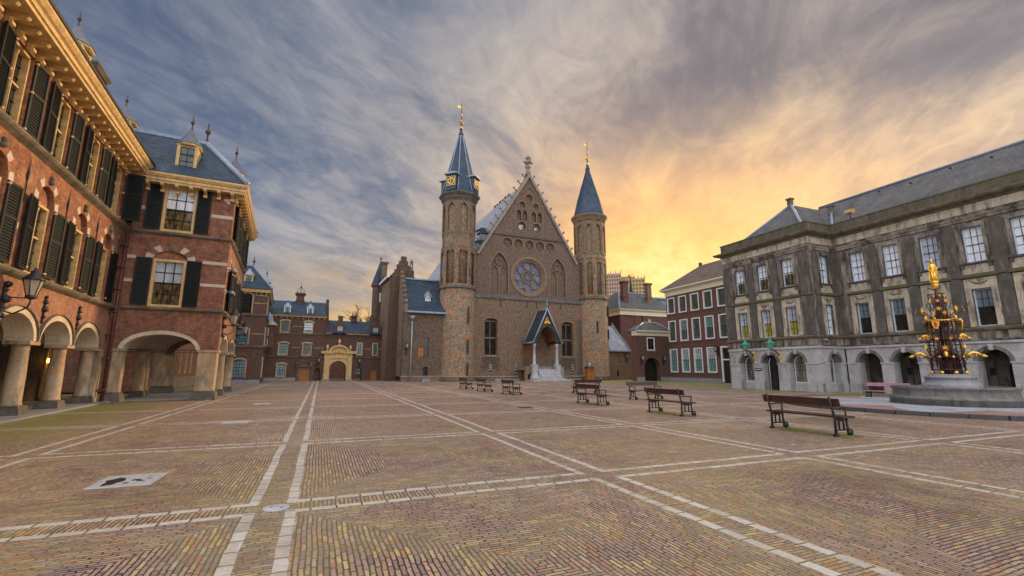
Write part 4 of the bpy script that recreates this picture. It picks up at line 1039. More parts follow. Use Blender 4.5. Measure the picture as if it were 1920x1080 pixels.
lantern('small black lantern at the dark corner between gate range and annex', at(gr, 6.9, 0, 4.0), rad(26.4), s=1.1, arm=.5, group='black wall lanterns')

sg = thing('stepped_gable_house', 'tall dark stepped-gable house rising behind the brown annex', 'building', (-16.05, 61.14, 0), rad(25))
gp = [(-.55, 0), (-.55, 13.7), (-.3, 13.7), (-.3, 14.4), (-.02, 14.4), (-.02, 15.1), (.26, 15.1), (.26, 15.85), (.54, 15.85), (.54, 16.35), (.8, 16.35), (.8, 17.0), (1.5, 17.0), (1.5, 16.35), (1.75, 16.35), (1.75, 15.75), (2.05, 15.75), (2.05, 15.1), (2.6, 15.1), (2.6, 14), (3.6, 13), (3.6, 0)]
MB().slab(gp, [], 0, .6).build('gable_wall', 'brick_dark', sg)
MB().box(2.05, 2.45, .0, .5, 15.1, 15.4).slab(archhole(2.05, 2.45, 15.4, 16.1, .2), [archhole(2.15, 2.35, 15.55, 16.0, .1)], .1, .4).add([(2.0, .05, 16.28), (2.5, .05, 16.28), (2.5, .45, 16.28), (2.0, .45, 16.28), (2.25, .25, 16.75)], [(0, 1, 4), (1, 2, 4), (2, 3, 4), (3, 0, 4), (3, 2, 1, 0)]).build('bell_cote', 'brick_old', sg)
MB(ROTM90).slab(rect(-7.5, -.61, 0, 14.2), [rect(-2.6, -2.3, 10.2, 12), rect(-4.5, -4.2, 6.2, 8)], -.54, 0).build('side_wall', 'brick_hall', sg)  # paler brick than the front, side light put into the colour
boxes(sg, 'window', 'gdark', [(-.35, -.3, 2.3, 2.6, 10.2, 12), (-.35, -.3, 4.2, 4.5, 6.2, 8)])
MB().add([(-.75, .6, 14.0), (1.2, .6, 16.2), (3.6, .6, 13.4), (-.75, 7.5, 14.0), (1.2, 7.5, 16.2), (3.6, 7.5, 13.4)], [(0, 1, 2), (5, 4, 3), (0, 3, 4, 1), (1, 4, 5, 2), (2, 5, 3, 0)]).build('roof', 'slate', sg)
MB().box(-.95, -.72, .3, 7.5, 13.95, 14.25).build('gutter', 'white', sg)
MB().box(-.4, 3.5, .62, 7.4, .1, 13.3).build('rear_wall', 'brick_old', sg)
chimney(sg, -.35, 6.9, 13.5, .7, .7, 3.6, 'brick_old', 'brick_old')
tu = thing('corner_turret', 'slim brick turret with a pointed slate cap, leftmost of the spires', 'tower', at(sg, -.55, 9.5, 0), rad(25))
MB().lathe([(1.15, 0), (1.15, 9.4), (1.2, 9.5), (1.05, 9.7), (1.05, 13.9)], (0, 0), 8, PI / 8, smooth=False).build('shaft', 'brick_dark', tu)
MB().lathe([(1.05, 13.9), (1.3, 14.15), (1.3, 14.35)], (0, 0), 8, PI / 8, smooth=False).build('cornice', 'brick_maroon', tu)
MB().lathe([(1.3, 14.35), (.72, 16.2), (.06, 18.2)], (0, 0), 8, PI / 8, smooth=False).build('cap', 'slate', tu)
f_ = MB(); finial_mb(f_, 0, 0, 18.1, 1., .14); f_.build('finial', 'iron', tu)
MB().box(-.1, .1, -1.08, -.9, 11.6, 13).build('slit', 'gcurt', tu)
MB().box(.5, 1.9, -1.9, 0, 6.5, 10.5).frustum((.6, 1.8, -1.5, 0), 5.2, (.5, 1.9, -1.9, 0), 6.5).build('garderobe', 'brick_dark', tu)
rw = thing('slate_roofed_wing', 'blue slate roofs with small lead spirelets between annex and clock tower', 'building', at(lh, 3.2, 9.2, 0), rad(25))
MB().box(0, 6, 0, 6, 0, 11.6).build('wall', 'brick_old', rw)
MB().xprof([(-.3, 11.5), (3, 14.6), (6.3, 11.5)], 0, 6.2).build('roof', 'slate', rw)
for x, y, z, r_, h in ((2.2, -.1, 11.6, .75, 2.6), (4.0, .2, 11.6, 1.1, 4.2), (.3, .3, 11.6, .4, 1.8)):
    MB().lathe([(r_, z), (r_, z + h * .3), (r_ * 1.25, z + h * .34), (r_ * .5, z + h * .7), (.04, z + h)], (x, y), 6, smooth=False).build('spirelet', 'leadplain', rw)

# ------------------------------------------------------------------ the gothic hall
ha = thing('gothic_hall', 'brown brick gothic hall with a tall crocketed gable and round rose window', 'church', (-4.98, 62.33, 0), rad(24))
HW = [(2.3, 1.9, 3.45, 4.75), (14.55, 1.9, 3.45, 4.75)]
bwin = [(2.3, .55, 1.2, 1.15), (6.15, .5, 1.2, 1.15), (15.4, .5, 1.2, 1.15)]
MB().slab(rect(-.4, 17.2, .55, 11.5), [archhole(x - w / 2, x + w / 2, z, z + h, .38) for x, w, z, h in HW] + [rect(x - w / 2, x + w / 2, z, z + h) for x, w, z, h in bwin] + [archhole(7.35, 9.2, 1.9, 4.3, 1.1, pointed=True)], 0, .8).build('lower_wall', 'brick_hall', ha)
MB().box(-.4, 17.2, -.12, .8, 0, .5).build('plinth', 'brick_old', ha)
MB().xprof([(0, .48), (-.2, .5), (-.2, .58), (0, .66)], -.4, 6.4).build('plinth_ledge', 'coping', ha); MB().xprof([(0, .48), (-.2, .5), (-.2, .58), (0, .66)], 12.3, 17.2).build('plinth_ledge', 'coping', ha)
MB().box(2.6, 6.3, -.9, -.15, 0, .28).box(12.4, 16.0, -.9, -.15, 0, .28).build('kerb_step', 'blue_stone', ha)
for x, w, z, h in HW:
    wp = win_parts(w, h, 'brownwood', 'gdark', .10, 2, 2, .09, barmat='trac', rise=.36, d=.25)
    put_win(ha, wp, x, .28, z)
    MB().box(x - w / 2 - .15, x + w / 2 + .15, -.1, .3, z - .16, z - .004).build('sill', 'coping', ha)
    r_ = MB(); ring(r_, x - w / 2, x + w / 2, z + h, .38, .16, -.05, .27, 10); r_.build('window_arch', 'trac', ha)
for x, w, z, h in bwin:
    wd = MB().box(x - w / 2, x + w / 2, .1, .18, z, z + h).build('cellar_shutter', 'iron', ha)
    for i in range(3):
        zz = z + .15 + i * .33
        MB().add([(x - w / 2, .085, zz), (x, .085, zz + .24), (x + w / 2, .085, zz), (x + w / 2, .085, zz + .1), (x, .085, zz + .34), (x - w / 2, .085, zz + .1)], [(0, 1, 4, 5), (1, 2, 3, 4)]).build('shutter_stripe', 'cream_paint', wd)
    MB().box(x - w / 2 - .12, x + w / 2 + .12, -.1, .1, z - .12, z - .003).build('sill', 'coping', ha)
MB().xprof([(.3, 11.3), (-.12, 11.35), (-.14, 11.5), (.3, 12.05)], -.4, 17.2).build('string_course', 'sootdark', ha)
boxes(ha, 'wall_slot', 'iron', [(x - .09, x + .09, -.01, .05, 10.3, 11.3) for x in (3.7, 7.85, 9.4, 13.5)])  # solid dark boxes, the shade of small openings put in as colour
AXG = 8.4
gpoly = [(-.4, 12.0), (-.4, 17.75), (.55, 17.75), (AXG, 30.7), (16.25, 17.75), (17.2, 17.75), (17.2, 12.0)]
niches = []
lan = [(3.6, 1.36), (13.2, 1.36)]
for x, w in lan: niches.append(archhole(x - w, x + w, 12.25, 15.7, 2.6, pointed=True))
CC = [4.85, 6.62, 8.4, 10.18, 11.95]
for x in CC: niches.append(circ(x, 19.85, .78, 20))
G5 = [(7.15, 22.65, .75), (9.65, 22.65, .75), (7.25, 26.05, .55), (9.55, 26.05, .55), (8.4, 27.25, .66)]
for x, z, r_ in G5: niches.append(circ(x, z, r_, 20))
small = [(6.65, .42), (7.65, .42), (9.15, .42), (10.15, .42)]
for x, w in small: niches.append(archhole(x - w, x + w, 23.65, 24.5, .75, 6, pointed=True))
MB().slab(gpoly, niches + [circ(8.35, 15.05, 2.72, 40)], .3, .62).build('gable_wall', 'brick_gable', ha)
MB().slab(gpoly, [circ(8.35, 15.05, 2.6, 40)], .64, 1.2).build('gable_backing', 'brick_gable', ha)
MB().slab([(2.6, 21.0), (2.75, 21.25), (14.05, 21.25), (14.2, 21.0), (14.05, 20.95), (2.75, 20.95)], [], .14, .32).build('gable_string', 'sootdark', ha)
for k, (x, w) in enumerate(lan):
    b = MB(); ring(b, x - w, x + w, 15.7, 2.6, .16, .24, .42, 12, pointed=True, down=3.45); b.build('blind_arch', 'trac', ha)
    b = MB().box(x - .07, x + .07, .40, .63, 12.25, 16.0)
    for s_ in (-1, 1): ring(b, x + s_ * .66 - .52, x + s_ * .66 + .52, 15.3, 1.0, .09, .43 + .003 * s_, .63, 8, pointed=True)
    annulus(b, x, 16.95, .42, .52, .46, .63, 16); b.build('blind_tracery', 'trac', ha)
for x in CC:
    b = MB(); annulus(b, x, 19.85, .76, .90, .25, .42, 24)
    for a in (90, 210, 330): annulus(b, x + .36 * math.cos(rad(a)), 19.85 + .36 * math.sin(rad(a)), .31, .38, .5 + a * 1e-5, .63, 14)
    b.build('blind_roundel', 'trac', ha)
for i, (x, z, r_) in enumerate(G5):
    b = MB(); annulus(b, x, z, r_ - .02, r_ + .13, .24 + .002 * i, .44, 22); annulus(b, x, z, r_ * .55, r_ * .68, .52, .63, 16); b.build('roundel', 'trac', ha)
    if i < 2: MB().lathe([(0, 0), (r_ * .56, 0)], (0, 0), 16, mtx=Matrix.Translation((x, .61, z)) @ Matrix.Rotation(PI / 2, 4, 'X')).build('roundel_glass', 'gcurt', ha)
for i, (x, w) in enumerate(small):
    b = MB(); ring(b, x - w, x + w, 24.5, .75, .09, .23 + .002 * i, .5, 6, pointed=True, down=.85); b.build('blind_arch', 'trac', ha)
b = MB().box(8.33, 8.47, .2, .32, 21.3, 25.6).box(6.0, 6.12, .22, .32, 21.3, 25.0).box(10.68, 10.8, .22, .32, 21.3, 25.0)
ring(b, 6.06, 10.74, 25.0, 4.0, .14, .19, .32, 10, pointed=True); b.build('gable_panel_frame', 'trac', ha)
# rose window
ro = MB()
annulus(ro, 8.35, 15.05, 2.68, 3.02, .18, .5, 48); annulus(ro, 8.35, 15.05, 2.50, 2.70, .32, .72, 48); annulus(ro, 8.35, 15.05, 2.28, 2.52, .48, .8, 48)
rose = ro.build('rose_window', 'trac', ha)
tr = MB()
annulus(tr, 8.35, 15.05, .88, 1.0, .60, .78, 32)
for k in range(8):
    a = 2 * PI * k / 8 + PI / 8 * 0
    annulus(tr, 8.35 + 1.62 * math.cos(a), 15.05 + 1.62 * math.sin(a), .52, .64, .602 + .002 * (k % 2), .78, 20)
    annulus(tr, 8.35 + .62 * math.cos(a + PI / 8), 15.05 + .62 * math.sin(a + PI / 8), .20, .25, .63 + .002 * (k % 2), .78, 10)
    tr.box(8.35 + 2.2 * math.cos(a + PI / 8) - .05, 8.35 + 2.2 * math.cos(a + PI / 8) + .05, .615, .78, 15.05 + 2.2 * math.sin(a + PI / 8) - .12, 15.05 + 2.2 * math.sin(a + PI / 8) + .12)
tr.build('rose_tracery', 'trac', rose)
MB().slab(circ(8.35, 15.05, 2.45, 40), [], .79, .82).build('rose_glass', 'grose', rose)
# gable coping, crockets, cross
for s_ in (-1, 1):
    ex, ez = AXG + s_ * 8.05, 17.6
    n_ = Vector((s_ * 13.1, 8.05)).normalized()
    b = MB().slab([(ex, ez), (ex + n_.x * .35, ez + n_.y * .35), (AXG, 31.35), (AXG, 30.66)], [], .02 + .0015 * s_, 1.3); b.build('gable_coping', 'coping', ha)
ck = MB().tube([(0, 0, 0), (.28, 0, .18), (.42, 0, .42)], [.12, .1, .07], 7).ball((.46, 0, .46), .19, 8).mesh('crocket'); ck.materials.append(M['coping'])
for s_ in (-1, 1):
    for k in range(11):
        f_ = (k + .6) / 11
        o = link('crocket', ck, ha, (AXG + s_ * (8.25 - 8.0 * f_), .5, 17.9 + 13.2 * f_))
        if s_ < 0: o.scale = (-1, 1, 1)
fc = MB().lathe([(.55, 31.0), (.32, 31.9), (.28, 32.2), (.5, 32.4), (.5, 32.5), (.25, 32.6), (.22, 33.0), (.42, 33.15), (.42, 33.35), (.2, 33.5), (.16, 33.9), (.28, 34.05), (.1, 34.4), (0, 34.6)], (AXG, .6), 10)
for a in range(4):
    c_, s_ = math.cos(a * PI / 2), math.sin(a * PI / 2)
    fc.ball((AXG + .62 * c_, .6 + .62 * s_, 33.25), .22, 8); fc.tube([(AXG, .6, 33.2), (AXG + .6 * c_, .6 + .6 * s_, 33.25)], .12, 6); fc.ball((AXG + .38 * c_, .6 + .38 * s_, 33.95), .16, 8)
fc.build('gable_finial', 'coping', ha)
# roof and body
MB().add([(.2, 1.2, 17.6), (AXG, 1.2, 30.5), (16.6, 1.2, 17.6), (.2, 40, 17.6), (AXG, 40, 30.5), (16.6, 40, 17.6)], [(0, 1, 2), (5, 4, 3), (0, 3, 4, 1), (1, 4, 5, 2), (2, 5, 3, 0)]).build('roof', 'slatepale', ha)  # pale slate has the sky's reflection put into its colour
MB().box(.3, 16.5, 1.22, 40, 0, 17.5).build('side_walls', 'brick_gable', ha)
MB().box(.0, .7, 1.2, 6.0, 17.2, 18.1).build('eaves_gutter', 'slate', ha)
for x, y, z in ((2.1, 3.2, 20.4), (1.0, 2.4, 18.6), (1.2, 5.2, 19.2), (3.3, 7.5, 22.2)):
    d_ = MB().box(-.7, .9, -.5, .5, 0, 1.1).build('roof_dormer', 'leadplain', ha, (x, y, z))
    MB().add([(-1.0, -.7, 1.1), (-1.0, .7, 1.1), (1.2, .7, 1.3), (1.2, -.7, 1.3), (-.2, -.5, 1.7), (-.2, .5, 1.7), (1.5, .3, 1.8), (1.5, -.3, 1.8)], [(3, 2, 1, 0), (4, 5, 6, 7), (0, 1, 5, 4), (1, 2, 6, 5), (2, 3, 7, 6), (3, 0, 4, 7)]).build('dormer_roof', 'slate', d_)
    MB().box(-.75, -.70, -.35, .35, .15, .95).build('louvre', 'white', d_)
cb = MB()
for k in range(6): cb.box(AXG - .06, AXG + .06, 8 + k * 1.2, 8.7 + k * 1.2, 30.4, 30.75 + .1 * (k % 2))
cb.build('ridge_cresting', 'iron', ha)

# porch
pc = thing('entrance_porch', 'gabled slate porch with pointed arch on two pale columns over the stone steps', 'porch', at(ha, 0, 0, 0), rad(24))
px0, px1, pxa = 7.4, 11.6, 9.5
MB().slab([(px0, 5.25), (pxa, 9.75), (px1, 5.25), (10.85, 5.25)] + arc(8.15, 10.85, 5.4, 2.15, 10, True)[::-1] + [(8.15, 5.25)], [], -3.0, -2.78).build('porch_gable', 'slatedark', pc)
for s_, xx in ((-1, px0), (1, px1)):
    o_ = .28
    MB().add([(xx + s_ * .12, -3.12, 5.1), (pxa, -3.12, 9.72), (pxa, 0, 9.72), (xx + s_ * .12, 0, 5.1), (xx + s_ * .12, -3.12, 5.28), (pxa, -3.12, 9.94), (pxa, 0, 9.94), (xx + s_ * .12, 0, 5.28)],
             [(0, 1, 2, 3), (7, 6, 5, 4), (0, 4, 5, 1), (1, 5, 6, 2), (2, 6, 7, 3), (3, 7, 4, 0)]).build('porch_roof', 'slatedark', pc)
    MB().tube([(xx + s_ * .14, -3.13, 5.2), (pxa + s_ * .02, -3.13, 9.9)], .10, 6).build('verge', 'leadplain', pc)
    MB().tube([(xx + s_ * .18, -3.2, 5.2), (xx + s_ * .18, 0, 5.2)], .11, 6).tube([(xx + s_ * .16, -.06, 5.2), (pxa + s_ * .03, -.06, 9.9)], .08, 6).build('gutter', 'leadplain', pc)
    MB().ball((xx + s_ * .2, -3.3, 5.25), .14, 8).build('spout', 'copper', pc)
MB().tube([(pxa, -3.15, 9.93), (pxa, 0, 9.93)], .12, 6).build('ridge_lead', 'leadplain', pc)
f_ = MB(); finial_mb(f_, pxa, -3.0, 9.85, 1.5, .17); f_.build('finial', 'copper', pc)
a = arc(8.16, 10.84, 5.4, 2.14, 10, True)
MB().slab(a + arc(8.0, 11.0, 5.4, 2.32, 10, True)[::-1], [], -2.77, -.02).build('timber_vault', 'brownwood', pc)
for k in range(5):
    r_ = MB(); ring(r_, 8.24, 10.76, 5.42, 2.04, .08, -2.5 + k * .55, -2.38 + k * .55, 8, pointed=True); r_.build('vault_rib', 'brownwood', pc)
MB().box(px0 - .02, 8.0, -2.75, -.05, 5.02, 5.2).box(11.0, px1 + .02, -2.75, -.05, 5.02, 5.2).build('wall_plate', 'brownwood', pc)
for x in (7.62, 11.16):
    c_ = MB().lathe([(.27, 2.2), (.27, 2.3), (.2, 2.4), (.19, 3.5), (.175, 4.65), (.24, 4.72), (.2, 4.8), (.3, 5.05)], (x, -2.7), 14).build('column', 'lime', pc)
    MB().frustum((x - .5, x + .5, -3.25, -2.2), .25, (x - .36, x + .36, -3.06, -2.34), 1.0).box(x - .36, x + .36, -3.06, -2.34, 1.0, 2.05).box(x - .42, x + .42, -3.12, -2.28, 2.05, 2.2).build('pedestal', 'lime', c_)
for k in range(8):
    hw = 1.30 if k > 1 else (2.9 if k == 0 else 2.2)
    MB().box(9.4 - hw, 9.4 + hw, -4.6 + k * .24, -2.2, .2 * k + (.003 if k else 0), .2 * (k + 1)).build('step', 'lime', pc)
MB().slab([(6.3, .0), (6.3, 1.9), (8.02, 1.9), (8.02, 0), (7.55, 0)] + arc(6.65, 7.55, .35, .75, 8)[::-1] + [(6.65, 0)], [], -2.6, -2.2).build('landing_front', 'brick_old', pc)
MB().box(6.3, 12.3, -2.18, -.002, 1.5, 1.88).box(6.2, 12.4, -2.25, -.004, 1.88, 1.96).box(10.8, 12.3, -2.6, -2.2, 0, 1.88).build('landing', 'blue_stone', pc)
rl = MB()
for x in (6.5, 7.0, 10.8, 11.4, 12.2): rl.tube([(x, -2.0, 1.95), (x, -2.0, 2.85)], .03, 5)
rl.tube([(6.5, -2.0, 2.85), (7.0, -2, 2.85)], .03, 5); rl.tube([(10.8, -2, 2.85), (12.2, -2, 2.85)], .03, 5); rl.build('railing', 'iron', pc)
MB().slab(archhole(7.36, 9.19, 1.97, 4.3, 1.08, pointed=True), [], .3, .42).build('pointed_door', 'brownwood', pc)  # browner wood paints the porch's shade onto the orange door
em = MB().ball((pxa - .28, -3.03, 7.95), .19, 10).ball((pxa + .28, -3.03, 7.95), .19, 10).ball((pxa, -3.03, 8.1), .2, 10).tube([(pxa - .3, -3.04, 8.15), (pxa, -3.06, 8.75), (pxa + .3, -3.04, 8.15)], .07, 6).build('crest', 'goldpaint', pc)
MB().box(pxa - .11, pxa + .11, -3.1, -3.05, 8.0, 8.5).ball((pxa, -3.08, 8.55), .1, 8).build('crest_shield', 'red', em)

def octa_panels(mb, R, z0, z1, hole, n=8, th=.3, a0=0.):
    w = R * math.tan(PI / n)
    for k in range(n):
        mt = Matrix.Rotation(2 * PI * k / n + a0, 4, 'Z') @ Matrix.Translation((0, -R, 0))
        mb.slab(rect(-w, w, z0, z1), [hole], 0, th, mtx=mt)

def vane(parent, z0, z1, y=0):
    h = z1 - z0
    b = MB().lathe([(.16, z0), (.26, z0 + .12), (.12, z0 + .35), (.09, z0 + h * .3)], (0, 0), 8)
    b.tube([(0, 0, z0), (0, 0, z1)], .05, 6); b.build('vane_rod', 'iron', parent)
    g_ = MB().ball((0, 0, z0 + h * .10), .22, 10).ball((0, 0, z0 + h * .30), .27, 10).lathe([(.36, z0 + h * .29), (.37, z0 + h * .31)], (0, 0), 10).ball((0, 0, z0 + h * .56), .17, 10)
    g_.box(-.62, -.08, -.02, .02, z1 - .85, z1 - .5).tube([(.1, 0, z1 - .7), (.45, 0, z1 - .58)], .03, 5); g_.build('gilded_vane', 'gold', parent)

ct = thing('clock_tower', 'round brick stair tower with gold-numbered clocks under a blue octagonal spire', 'tower', at(ha, -2.5, .7, 0), rad(24))
MB().lathe([(2.62, 0), (2.62, .5), (2.45, .56), (2.40, 12.3)], (0, 0), 40).build('shaft', 'brick_tower', ct)
MB().lathe([(2.6, .5), (2.7, .54), (2.7, .6), (2.45, .66)], (0, 0), 40).build('plinth_ledge', 'coping', ct)
MB().lathe([(2.41, 12.2), (2.55, 12.3), (2.55, 12.42), (2.36, 12.6)], (0, 0), 40).build('string_course', 'sootdark', ct)
MB().lathe([(2.02, 12.4), (2.02, 25.0)], (0, 0), 24).build('core', 'brick_tower', ct)
b = MB(); octa_panels(b, 2.28, 12.55, 17.9, archhole(-.62, .62, 12.9, 17.1, .5, 6, True), th=.22); b.build('panelled_stage', 'brick_tower', ct)
b = MB()
for k in range(16):
    mt = Matrix.Rotation(2 * PI * k / 16 + PI / 16, 4, 'Z') @ Matrix.Translation((0, -2.33, 0))
    ring(bb := MB(), -.26, .26, 17.5, .3, .12, 0, .15, 6, down=.2)
    b.add(bb.v, bb.f, mtx=mt)
b.build('corbel_frieze', 'trac', ct)
MB().lathe([(2.36, 17.95), (2.42, 18.2), (2.30, 18.3), (2.30, 19.7), (2.36, 19.8), (2.36, 19.95), (2.2, 20.05)], (0, 0), 8, PI / 8, smooth=False).build('window_stage', 'brick_tower', ct)
for k in range(8):
    mt = Matrix.Rotation(2 * PI * k / 8, 4, 'Z')
    MB(mt).slab(archhole(-.2, .2, 18.45, 19.0, .32, 6, True), [], -2.16, -2.1).build('small_window', 'ggrey', ct)
b = MB(); octa_panels(b, 2.20, 20.0, 24.7, archhole(-.56, .56, 20.3, 23.4, .95, 8, True), th=.2); b.build('lancet_stage', 'brick_old', ct)
b = MB()
for k in range(8):
    mt = Matrix.Rotation(2 * PI * k / 8, 4, 'Z') @ Matrix.Translation((0, -2.24, 0)); bb = MB(); ring(bb, -.56, .56, 23.4, .95, .09, 0, .1, 8, pointed=True, down=3.0); b.add(bb.v, bb.f, mtx=mt)
b.build('lancet_mouldings', 'trac', ct)
MB().lathe([(2.38, 24.6), (2.5, 24.9), (2.62, 25.0), (2.62, 25.25), (2.85, 25.5), (2.95, 25.6), (2.95, 25.82), (2.7, 25.9)], (0, 0), 8, PI / 8, smooth=False).build('cornice', 'sootdark', ct)
MB().lathe([(2.75, 25.86), (2.45, 26.2), (2.2, 27.6), (1.15, 32.), (.34, 35.3), (.40, 35.4), (.40, 35.6), (.2, 36.), (.1, 37.)], (0, 0), 8, PI / 8, smooth=False).build('spire', 'spire', ct)
for k in range(8):
    c_, s_ = math.cos(PI / 8 + k * PI / 4), math.sin(PI / 8 + k * PI / 4)
    MB().tube([(2.72 * c_, 2.72 * s_, 25.95), (2.22 * c_, 2.22 * s_, 27.6), (1.17 * c_, 1.17 * s_, 32.), (.36 * c_, .36 * s_, 35.3)], .07, 5).build('spire_rib', 'leadplain', ct)
for k in range(4):
    mt = Matrix.Rotation(-PI / 4 + k * PI / 2, 4, 'Z')
    d_ = MB(mt).box(-.74, .74, -2.62, -1.2, 26.0, 28.3).build('clock_house', 'spire', ct)
    MB(mt).slab([(-1.0, 28.28), (-.95, 28.46), (0, 28.62), (.95, 28.46), (1.0, 28.28)], [], -2.9, -.9).build('clock_hood', 'leadplain', d_)
    MB(mt).box(-.60, .60, -2.67, -2.61, 26.67, 27.87).build('clock_face', 'face', d_)
    fr = MB(mt)
    fr.slab(rect(-.66, .66, 26.61, 27.93), [rect(-.58, .58, 26.69, 27.85)], -2.70, -2.63); fr.build('clock_frame', 'goldpaint', d_)
    mk = MB(mt)
    for h_ in range(12):
        a_ = h_ * PI / 6
        m2 = Matrix.Translation((0, -2.675, 27.27)) @ Matrix.Rotation(a_, 4, 'Y'); mk.box(-.05, .05, -.012, .01, .34, .54, mtx=m2)
    for a_, l_ in ((rad(0), .45), (rad(210), .32)):
        m2 = Matrix.Translation((0, -2.695, 27.27)) @ Matrix.Rotation(a_, 4, 'Y'); mk.box(-.04, .04, -.012, .01, -.1, l_, mtx=m2)
    mk.build('clock_numerals', 'gold', d_)
boxes(ct, 'slit', 'iron', [(.78, .98, -2.45, -2.1, 7.6, 9.7), (.78, .98, -2.46, -2.1, 3.6, 5.4), (.78, .98, -2.47, -2.1, .8, 2.4), (.9, 1.04, -2.32, -1.9, 14.0, 15.2)])  # dark boxes stand in for the shade inside slit openings
vane(ct, 36.2, 40.6)

st_ = thing('stair_tower', 'round brick stair tower with a plain blue cone, right of the gable', 'tower', at(ha, 19.5, .8, 0), rad(24))
MB().lathe([(2.65, 0), (2.65, .5), (2.50, .56), (2.46, 12.2)], (0, 0), 40).build('shaft', 'brick_tower', st_)
MB().lathe([(2.62, .5), (2.74, .54), (2.74, .6), (2.5, .66)], (0, 0), 40).build('plinth_ledge', 'coping', st_)
MB().lathe([(2.47, 12.1), (2.6, 12.2), (2.6, 12.32), (2.42, 12.5)], (0, 0), 40).build('string_course', 'sootdark', st_)
MB().lathe([(2.2, 12.4), (2.2, 25.0)], (0, 0), 32).build('core', 'brick_tower', st_)
b = MB(); octa_panels(b, 2.40, 12.5, 18.6, archhole(-.42, .42, 12.9, 17.6, .4, 6, True), n=10, th=.2); b.build('panelled_stage', 'brick_tower', st_)
MB().lathe([(2.46, 18.5), (2.5, 18.7), (2.42, 18.9), (2.42, 19.4), (2.46, 19.5)], (0, 0), 40).build('band_stage', 'brick_tower', st_)
b = MB(); octa_panels(b, 2.40, 19.4, 24.8, archhole(-.44, .44, 19.7, 23.3, .9, 8, True), n=10, th=.2); b.build('lancet_stage', 'brick_tower', st_)
b = MB()
for k in range(10):
    mt = Matrix.Rotation(2 * PI * k / 10, 4, 'Z') @ Matrix.Translation((0, -2.44, 0)); bb = MB(); ring(bb, -.44, .44, 23.3, .9, .08, 0, .1, 8, pointed=True, down=3.4); b.add(bb.v, bb.f, mtx=mt)
b.build('lancet_mouldings', 'trac', st_)
MB().lathe([(2.45, 24.7), (2.6, 25.0), (2.62, 25.2), (2.85, 25.5), (2.9, 25.6), (2.9, 25.8), (2.7, 25.9)], (0, 0), 40).build('cornice', 'brick_old', st_)
MB().lathe([(2.72, 25.86), (2.45, 26.2), (1.9, 28.6), (.35, 34.), (.4, 34.15), (.38, 34.4), (.15, 35.)], (0, 0), 32).build('cone_roof', 'spire', st_)
boxes(st_, 'slit', 'iron', [(-.72, -.56, -2.5, -2.1, 7.0, 8.8), (1.6, 1.74, -2.1, -1.6, 9.6, 11.2), (1.5, 1.64, -2.16, -1.6, 6.2, 7.6)])  # slit openings' shade painted as solid dark boxes here too
vane(st_, 34.8, 39.3)
kb = thing('wooden_cabinet', 'orange wooden cabinet with dark lid standing at the foot of the plain stair tower', 'cabinet', at(ha, 17.05, -1.9, 0), rad(24))
MB().box(-.55, .55, -.4, .4, .12, 1.75).build('cabinet_body', 'wood', kb)
MB().frustum((-.68, .68, -.52, .52), 1.75, (-.5, .5, -.35, .35), 2.0).build('lid', 'iron', kb)
MB().box(-.6, .6, -.45, .45, 0, .12).build('cabinet_base', 'iron', kb)
MB().tube([(0, 0, 2.0), (0, 0, 2.25)], .04, 6).ball((0, 0, 2.38), .16, 10).build('globe_lamp', 'bluewhite', kb)
boxes(kb, 'door_batten', 'brownwood', [(-.03, .03, -.42, -.4, .2, 1.7), (-.5, .5, -.425, -.4, 1.35, 1.43)])

# ------------------------------------------------------------------ right of the hall
ax = thing('lean_to_annex', 'low brown brick annex with a pale slate roof beside the plain stair tower', 'building', at(ha, 21.9, .9, 0), rad(24))
ax.scale = (1.06, 1.06, 1.06)
MB().slab(rect(-.2, 4.4, 0, 4.25), [rect(2.0, 2.5, 2.35, 3.5), archhole(2.0, 2.4, .45, 1.15, .2)], 0, .4).build('front_wall', 'brick_old', ax)
MB().box(1.98, 2.52, .14, .2, 2.35, 3.5).build('window_shutter', 'wood', ax); MB().box(2.0, 2.4, .2, .26, .45, 1.4).build('window', 'gdark', ax)
boxes(ax, 'sill', 'coping', [(1.9, 2.6, -.06, .15, 2.24, 2.345), (1.9, 2.5, -.06, .15, .34, .445)])
MB().xprof([(-.3, 4.15), (-.34, 4.3), (4., 8.35), (8.3, 4.3), (8.2, 4.1)], -.4, 4.3).build('roof', 'slatepale', ax)
MB().xprof([(-.3, 4.1), (-.46, 4.14), (-.46, 4.32), (-.33, 4.36)], -.2, 4.5).build('gutter', 'leadplain', ax)
g_ = MB(ROT90)
gp = [(-.05, 0), (-.05, 4.9)]
for i in range(9): gp += [(.45 * i, 4.7 + .46 * i), (.45 * (i + 1), 4.7 + .46 * i)]
gp += [(4.2, 8.9), (8, 4.6), (8, 0)]
MB(Matrix.Translation((4.72, 0, 0)) @ ROT90).slab(gp, [], 0, .32).build('stepped_gable', 'brick_old', ax)
MB().tube([(4.33, -.36, 4.4), (4.33, 4, 8.5)], .1, 6).build('verge_lead', 'leadplain', ax)
MB().box(-.1, 4.3, .41, 7.9, .1, 4.1).build('rear_wall', 'brick_old', ax)
lantern('small black lantern on the low annex right of the stair tower', at(ax, 3.75, 0, 3.2), rad(24), s=1.1, arm=.4, group='black wall lanterns')

